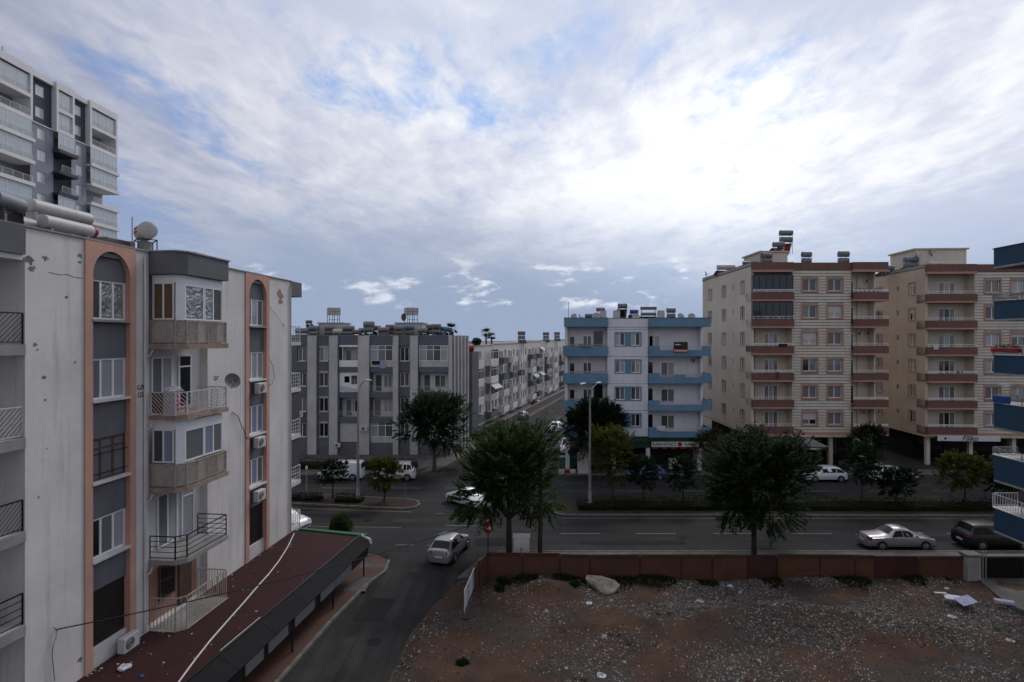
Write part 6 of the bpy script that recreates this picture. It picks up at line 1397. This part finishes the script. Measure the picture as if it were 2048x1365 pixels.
SS = thing('stop_sign', 'red round stop sign on a thin post at the fence corner', 'road sign', (X_(976, 36.0), 36.0, .1), R(-38)); MB().tube([(0, 0, 0), (0, 0, 2.75)], .035, 7).build('post', MT['iron_black'], SS)
oc = [(.39 * math.cos(math.pi / 8 + k * math.pi / 4), .39 * math.sin(math.pi / 8 + k * math.pi / 4)) for k in range(8)]
b = MB(); b.v += [(x, -.05, 2.45 + z) for x, z in oc] + [(x, -.03, 2.45 + z) for x, z in oc]; b.f += [tuple(range(8)), tuple(range(15, 7, -1))] + [(i, i + 8, (i + 1) % 8 + 8, (i + 1) % 8) for i in range(8)]
pl_ = b.build('plate', MT['red_paint'], SS); text(None, 'DUR', .30, 'sign_white', pl_, (0, -.056, 2.45), ext=.003, bold=.008); MB().box(-.08, .08, -.04, .0, 2.84, 2.98).build('finial', MT['plastic_white'], SS)
def cabinet(label, x, y, w, d, h, rz=0):
    t = thing('utility_cabinet', label, 'cabinet', (x, y, .12), rz); MB().cbox(-w / 2, w / 2, -d / 2, d / 2, 0, h, .015).build('body', MT['plastic_white'], t); MB().cbox(-w / 2 - .06, w / 2 + .06, -d / 2 - .08, d / 2 + .06, h, h + .08, .01).build('lid', MT['plastic_white'], t)
    for s in (-1, 1): dr = MB().box(min(0.008 * s, (w / 2 - .04) * s), max(.008 * s, (w / 2 - .04) * s), -d / 2 - .012, -d / 2, .06, h - .05).build('door', MT['plastic_white'], t); MB().box(.03 * s - .012, .03 * s + .012, -d / 2 - .03, -d / 2 - .012, h * .5, h * .62).build('handle', MT['car_trim'], dr)
cabinet('pale utility cabinet standing behind the fence by the large tree', X_(1043, 36.4), 36.4, 1.0, .5, 1.75, R(-4)); cabinet('white utility cabinet by the far kerb below the blue block', X_(1166, 60.9), 60.9, 1.15, .6, 2.1)
GBN = thing('waste_container', 'dark green waste container at the mouth of the far street', 'bin', (X_(1134, 63.5), 63.5, 0), R(-12)); b = MB(); b.prism([(-.75, -.5), (.75, -.5), (.75, .5), (-.75, .5)], .2, 1.15); b.build('bin', MT['green_paint'], GBN); MB().cbox(-.8, .8, -.55, .55, 1.15, 1.35, .08).build('lid', MT['green_dark'], GBN)
for sx in (-.6, .6): MB().lathe([(.1, -.04), (.1, .04)], 'x', 10, (sx, -.4, .1)).build('wheel', MT['rubber'], GBN)
MB()
BP = thing('traffic_barrier', 'low red and white plastic barrier before the green container', 'barrier', (X_(1140, 61), 61, .0)); 
for k in range(4): MB().cbox(-1.2 + k * .6, -.62 + k * .6, -.15, .15, .05, .5, .03).build('segment', MT['red_paint' if k % 2 else 'plastic_white'], BP)

# ================================================================== the demolition lot and its fence
def lot_h(x, y):
    n = mnoise.noise(Vector((x * .22, y * .22, 3.1))) * .30 + mnoise.noise(Vector((x * .8, y * .8, 1.7))) * .12 + mnoise.noise(Vector((x * 2.4, y * 2.4, 5))) * .03
    m = .75 * math.exp(-((x - 13) / 5.5) ** 2 - ((y - 29.0) / 1.5) ** 2) + .5 * math.exp(-((x - 20.0) / 3.0) ** 2 - ((y - 27.6) / 1.6) ** 2) + .45 * math.exp(-((x - 2) / 1.6) ** 2 - ((y - 32.3) / .9) ** 2) - .45 * math.exp(-((x - 15.5) / 4) ** 2 - ((y - 31.6) / 1.0) ** 2)
    e = 1.0
    return max(.02, .16 + n + m) 
def redge(y):
    for (a, c) in zip(SR[:-1], SR[1:]):
        if a[1] <= y <= c[1]: return a[0] + (c[0] - a[0]) * (y - a[1]) / (c[1] - a[1])
    return SR[0][0] if y < 10 else SR[-1][0]
b = MB(); NX, NY = 230, 170
for j in range(NY + 1):
    y = 9 + (34.6 - 9) * j / NY; xl = redge(y) + .06 + .25 * mnoise.noise(Vector((0, y * .6, 9)))
    for i in range(NX + 1):
        u = i / NX; x = xl + (34 - xl) * u; ed = min(1, (x - xl) / .8); b.v.append((x, y, .0065 + (lot_h(x, y)) * ed))
for j in range(NY):
    for i in range(NX): k = j * (NX + 1) + i; b.f.append((k, k + 1, k + NX + 2, k + NX + 1))
m = mat('lot_soil', (0.072, 0.033, 0.018), 0.97, 0.25, .5, 0.9, rgb2=(0.024, 0.014, 0.010), bscale=22)
t_ = m.node_tree; Lk = t_.links; bs = t_.nodes['Principled BSDF']; src = bs.inputs['Base Color'].links[0].from_socket
g1 = t_.nodes.new('ShaderNodeTexNoise'); g1.inputs['Scale'].default_value = .23; g1.inputs['Detail'].default_value = 5; tc = t_.nodes.new('ShaderNodeTexCoord'); Lk.new(tc.outputs['Object'], g1.inputs[0])
mr_ = t_.nodes.new('ShaderNodeMapRange'); mr_.inputs[1].default_value = .50; mr_.inputs[2].default_value = .66; Lk.new(g1.outputs[0], mr_.inputs[0])
g2 = t_.nodes.new('ShaderNodeTexVoronoi'); g2.inputs['Scale'].default_value = 9; Lk.new(tc.outputs['Object'], g2.inputs[0])
gm = t_.nodes.new('ShaderNodeMix'); gm.data_type = 'RGBA'; gm.inputs[6].default_value = (.020, .017, .015, 1); gm.inputs[7].default_value = (.055, .047, .042, 1); Lk.new(g2.outputs['Color'], gm.inputs[0])
gx_ = t_.nodes.new('ShaderNodeMix'); gx_.data_type = 'RGBA'; Lk.new(mr_.outputs[0], gx_.inputs[0]); Lk.new(src, gx_.inputs[6]); Lk.new(gm.outputs[2], gx_.inputs[7]); Lk.new(gx_.outputs[2], bs.inputs['Base Color'])
LOT = struct(b.build('demolition_lot', m, smooth=True))
def stone_mesh(seed, m):
    rr = random.Random(seed); bb = MB(); phi = 1.618
    vs = [Vector(v).normalized() for v in ((-1, phi, 0), (1, phi, 0), (-1, -phi, 0), (1, -phi, 0), (0, -1, phi), (0, 1, phi), (0, -1, -phi), (0, 1, -phi), (phi, 0, -1), (phi, 0, 1), (-phi, 0, -1), (-phi, 0, 1))]
    sx, sy, sz = 1, rr.uniform(.6, .95), rr.uniform(.35, .65)
    bb.v = [tuple(Vector((v.x * sx, v.y * sy, v.z * sz)) * rr.uniform(.7, 1.15)) for v in vs]
    bb.f = [(0, 11, 5), (0, 5, 1), (0, 1, 7), (0, 7, 10), (0, 10, 11), (1, 5, 9), (5, 11, 4), (11, 10, 2), (10, 7, 6), (7, 1, 8), (3, 9, 4), (3, 4, 2), (3, 2, 6), (3, 6, 8), (3, 8, 9), (4, 9, 5), (2, 4, 11), (6, 2, 10), (8, 6, 7), (9, 8, 1)]
    return bb.mesh('stone', MT[m])
SMS = [stone_mesh(k, ('stone_grey', 'stone_pale', 'stone_brown', 'stone_grey', 'stone_pale', 'stone_grey')[k]) for k in range(6)]
rr = random.Random(21)
def lotp(k=0):
    while True:
        y = 34.0 - 14.0 * rr.random() ** 1.1; x = redge(y) + .2 + rr.random() * (26.5 - redge(y))
        if mnoise.noise(Vector((x * .32, y * .45, 8.8))) + .35 * mnoise.noise(Vector((x * 1.1, y * 1.4, 2.2))) < -.10 + .5 * rr.random() - .25 * min(1, max(0, (x - 3) / 6)): continue
        if abs(x) < .92 * y + 1 and rr.random() < .25 + .75 * min(1, max(0, (x - 1) / 9)) * (1 - .55 * min(1, max(0, (25 - y) / 5))): return x, y
for k in range(290):
    x, y = lotp(); s = .08 + .14 * rr.random() ** 2.6; o = mk('stone', rr.choice((SMS[0], SMS[2], SMS[3], SMS[5], SMS[1])), LOT, (x, y, lot_h(x, y) + s * .15), rr.random() * 6.28); o.scale = (s, s, s); o.rotation_euler = (rr.uniform(-.5, .5), rr.uniform(-.5, .5), rr.random() * 6.28)
def gravel(name, n, m, smin, smax, fn, label):
    bb = MB()
    for k in range(n):
        x, y = fn(); s = smin + (smax - smin) * rr.random() ** 2.5; z = lot_h(x, y); a = rr.random() * 6.28; c_, s_ = math.cos(a) * s, math.sin(a) * s; h = s * rr.uniform(.4, .9); q = rr.uniform(.5, 1)
        n0 = len(bb.v); bb.v += [(x + c_, y + s_, z + .2 * h), (x - s_ * q, y + c_ * q, z + .1 * h), (x - c_ * rr.uniform(.6, 1), y - s_, z + .25 * h), (x + s_ * q, y - c_ * q, z + .3 * h), (x + c_ * .2, y + s_ * .3, z + h), (x, y, z - .5 * h)]
        bb.f += [(n0, n0 + 1, n0 + 4), (n0 + 1, n0 + 2, n0 + 4), (n0 + 2, n0 + 3, n0 + 4), (n0 + 3, n0, n0 + 4)]
    o = bb.build(name, MT[m], LOT); o['kind'] = 'stuff'; return o
def anyp():
    y = 34.2 - 17 * rr.random(); return redge(y) + .15 + rr.random() * (30 - redge(y)), y
gravel('gravel', 26000, 'stone_grey', .02, .095, lotp, ''); gravel('pale_gravel', 21000, 'stone_pale', .016, .06, lotp, ''); gravel('brown_gravel', 9000, 'stone_brown', .02, .09, anyp, ''); gravel('pale_chips', 2600, 'stone_pale', .012, .05, anyp, '')
# the big broken slab and other finds
SLB = thing('concrete_slab', 'large broken slab of pale concrete lying on the rubble', 'slab', (G(1207, 1192)[0], G(1207, 1192)[1] + .2, .35), R(-14)); b = MB()
pts = [(-1.2, .75), (-.2, .72), (.75, .5), (1.15, .1), (.85, -.55), (.35, -.8), (-.15, -.62), (-.75, -.05), (-1.25, .35)]
n = len(pts); b.v += [(x, y, .30 + y * .42 + .03 * math.sin(3 * x + 2 * y)) for x, y in pts] + [(x * .97, y * .97, .06 + y * .42) for x, y in pts]; rs = random.Random(8); b.v += [(x * .6 + rs.uniform(-.08, .08), y * .6 + rs.uniform(-.06, .06), .34 + y * .25 + rs.uniform(-.06, .08)) for x, y in pts] + [(0, 0, .36)]; b.f += [tuple(range(n, 2 * n))] + [(i, (i + 1) % n, (i + 1) % n + n, i + n) for i in range(n)] + [(i, 2 * n + i, 2 * n + (i + 1) % n, (i + 1) % n) for i in range(n)] + [(2 * n + i, 3 * n, 2 * n + (i + 1) % n) for i in range(n)]
b.build('slab', MT['slab_dull'], SLB); SLB.scale = (.82, .82, .7)
for k in range(7):
    a = k * .9; o = mk('broken_edge', SMS[k % 6], SLB, (math.cos(a) * 1.0, math.sin(a) * .6, -.1), a); o.scale = (.18, .15, .12)
def trash(px, py, s, m, seed, name, label, cat, sz=.5, z=None): x, y = G(px, py, .2); return crumple(name, label, cat, (x, y, lot_h(x, y) - .02), s, m, seed, sz)
trash(1203, 1346, .20, 'cloth_white', 1, 'plastic_bag', 'crumpled white bag on the bare soil at the bottom', 'plastic bag'); trash(1178, 1213, .16, 'cloth_white', 2, 'plastic_bag', 'white torn bag beside the big concrete slab', 'plastic bag')
trash(1905, 1233, .22, 'cloth_white', 5, 'plastic_bag', 'white bag just below the heap of white sheets', 'plastic bag'); trash(1460, 1172, .16, 'cloth_white', 6, 'plastic_bag', 'small white bag by the foot of the fence', 'plastic bag'); trash(2020, 1290, .18, 'dish_pale', 7, 'plastic_bag', 'grey bag at the right edge of the lot', 'plastic bag')
trash(1400, 1202, .2, 'dish_pale', 8, 'plastic_bag', 'grey crumpled sack among the rubble right of the slab', 'sack'); trash(1893, 1180, .12, 'cloth_white', 9, 'plastic_bag', 'tiny white bag above the heap of white sheets', 'plastic bag')
WS = thing('discarded_sheets', 'heap of white discarded panels in the right corner of the lot', 'rubbish', (*G(1918, 1203, .3), .32), R(-25)); MB().box(-.65, .45, -.3, .35, .1, .15).build('panel', MT['cloth_white'], WS); o = MB().box(-.5, .4, -.35, .25, 0, .04).build('panel', MT['cloth_lilac'], WS, (.25, -.15, .16), R(35)); o.rotation_euler = (R(14), R(-9), R(35)); o = MB().box(-.5, .1, -.06, .08, 0, .03).build('strip', MT['cloth_white'], WS, (-.6, .25, .2), R(20))
tag(MB().box(-.42, .42, -.16, .16, 0, .14).build('discarded_board', MT['cloth_lilac'], None, (*G(2008, 1212, .15), .3), R(-24)), 'lilac white board lying on the concrete ramp at the right edge', 'board')
o = tag(MB().cbox(-.22, .22, -.16, .16, 0, .05, .01).build('paving_tile', MT['stone_pale'], None, (*G(1102, 1181, .2), .38), R(8)), 'flat pale tile lying on the soil near the fence', 'tile')
for k, (px, py, s) in enumerate(((1008, 1165, .5), (1000, 1180, .45), (1020, 1152, .4), (1135, 1165, .38), (1150, 1178, .35), (925, 1322, .30))): 
    x, y = G(px, py, .2); weed(('tall weeds at the fence corner', 'low weeds in front of the fence corner', 'weeds against the fence right of its corner', 'dark weeds left of the big slab', 'second dark weeds touching the big slab', 'isolated dark weed on the bare soil at lower left')[k], x, y, lot_h(x, y) - .03, s, s * 1.0, 60 + k)
gb = MB()
for k in range(5200):
    x = -1 + 27 * rr.random(); q = mnoise.noise(Vector((x * .7, 1.3, 4))); 
    if q < -.05: continue
    y = 33.85 - 1.7 * rr.random() ** 1.6 * (.4 + q); z = lot_h(x, y); h_ = .12 + .35 * max(0, q) * rr.random()
    leaf(gb, Vector((x, y, z + h_ * .3 * rr.random())), Vector((rr.uniform(-.8, .8), rr.uniform(-.8, .8), .3 + rr.random())).normalized(), Vector((rr.uniform(-1, 1), rr.uniform(-1, 1), .4)), h_ + .06, .02 + .02 * rr.random())
o = stuff(gb.build('weeds', MT['leaf_hedge'])); o['label'] = 'dark weeds growing along the foot of the orange fence'; o['category'] = 'weeds'
trb = [G(px, py, .4) + (z,) for px, py, z in ((1560, 1172, .5), (1600, 1164, .85), (1640, 1164, .95), (1670, 1174, .7), (1700, 1208, .35))]
tag(MB().tube(trb, .02, 5).build('bent_rod', MT['rust_dark'], None, smooth=True), 'bent rusty rod arching over the rubble before the fence', 'rod')
# orange sheet fence
FN = thing('site_fence', 'dark orange sheet fence between the lot and the near pavement', 'fence'); FYY = 33.95
segs = [(975, 1045, 1.72), (1045, 1120, 1.70), (1120, 1180, 1.62), (1180, 1280, 1.58), (1280, 1362, 1.60), (1362, 1425, 1.60), (1425, 1495, 1.60), (1495, 1555, 1.56), (1555, 1640, 1.62), (1640, 1710, 1.60), (1710, 1750, 1.58), (1750, 1838, 1.50), (1838, 1928, 1.50)]
for k, (a, c, h) in enumerate(segs):
    x0, x1 = X_(a, FYY), X_(c, FYY); dk = k in (7, 11); p = Face(FN)
    b = MB(); y = FYY + (.03 if k % 2 else 0); b.v += [(x0 + .01, y, 0), (x1 - .01, y, 0), (x1 - .01, y, h), (x0 + .01, y, h + rr.uniform(-.05, .04)), (x0 + .01, y + .025, 0), (x1 - .01, y + .025, 0), (x1 - .01, y + .025, h), (x0 + .01, y + .025, h)]
    b.f += [(0, 1, 2, 3), (7, 6, 5, 4), (0, 4, 5, 1), (1, 5, 6, 2), (2, 6, 7, 3), (3, 7, 4, 0)]
    pn_ = b.build('fence_panel', MT['fence_dark' if dk else 'fence_orange'], FN)
    MB().box(x0 + .01, x1 - .01, FYY - .035, FYY - .005, h - .16, h - .10).build('rail', MT['fence_dark'], pn_); MB().box(x0 - .03, x0 + .03, FYY - .05, FYY - .006, 0, h - .165).build('fence_post', MT['fence_dark'], FN)
for k in range(2):
    p0 = Vector((X_(975, FYY), FYY)) + Vector((-.45, -1.25)) * k; p1 = p0 + Vector((-.44, -1.22)); an = math.atan2(p1.y - p0.y, p1.x - p0.x); MB().box(0, 1.29, -.012, .012, .0, 1.65 - .12 * k).build('fence_panel', MT['fence_orange'], FN, (p0.x, p0.y, 0), an); MB().box(-.03, .03, -.04, .04, 0, 1.72).build('fence_post', MT['fence_dark'], FN, (p0.x, p0.y, 0), an)
MB().tube([(X_(a, FYY), FYY - .01, h + .02) for a, c, h in segs] + [(X_(1928, FYY), FYY - .01, 1.52)], .022, 5).build('top_cable', MT['cable'], FN)
# leaning metal barrier
BR_ = thing('metal_barrier', 'white and grey striped metal barrier standing at the edge of the lot', 'barrier', (-2.45, 29.3, .15), R(84)); L_ = 2.9
for k in range(4): MB().box(.02 + k * L_ / 4, (k + 1) * L_ / 4 - .02, -.015, .015, .35, 1.33).build('slat', MT['plastic_white' if k % 2 == 0 else 'cloth_lilac'], BR_)
b = MB(); b.tube([(0, 0, .3), (0, 0, 1.38), (L_, 0, 1.38), (L_, 0, .3)], .03, 7); b.build('frame', MT['plastic_white'], BR_)
for x in (.03, L_ - .03): MB().tube([(x, 0, 0), (x, 0, .34)], .03, 7).build('leg', MT['galv'], BR_); o = mk('foot_stone', SMS[2], BR_, (x - .05, -.05, .02)); o.scale = (.24, .2, .16)
# gate pillar, grey wall and ramp on the right
GP = thing('gate_pillar', 'pale concrete gate pillar at the right end of the orange fence', 'pillar', (X_(1942, 33.9), 33.9, 0)); MB().cbox(-.42, .38, -.3, .3, 0, 1.6, .02).build('shaft', MT['concrete'], GP); MB().cbox(-.48, .44, -.36, .36, 1.6, 1.74, .02).build('cap', MT['kerb_stone'], GP)
for x in (.55, .72): MB().tube([(x, -.2, 0), (x, -.2, 1.9)], .035, 7).build('gate_post', MT['galv'], GP)
GWa = thing('boundary_wall', 'dark grey boundary wall panel right of the gate pillar', 'wall', (X_(1958, 34), 34, 0)); MB().box(.1, 2.6, -.1, .1, 0, 1.5).build('panel', MT['fascia_slate'], GWa); MB().box(2.62, 6, -.12, .12, 0, 1.5).build('panel', MT['concrete'], GWa); MB().box(.1, 6, -.16, .16, 1.5, 1.58).build('coping', MT['kerb_stone'], GWa)
slab('ramp', [(27.6, 33.8), (26.6, 30.5), (29, 22), (36, 22), (36, 33.8)], 0, .28, 'paving')
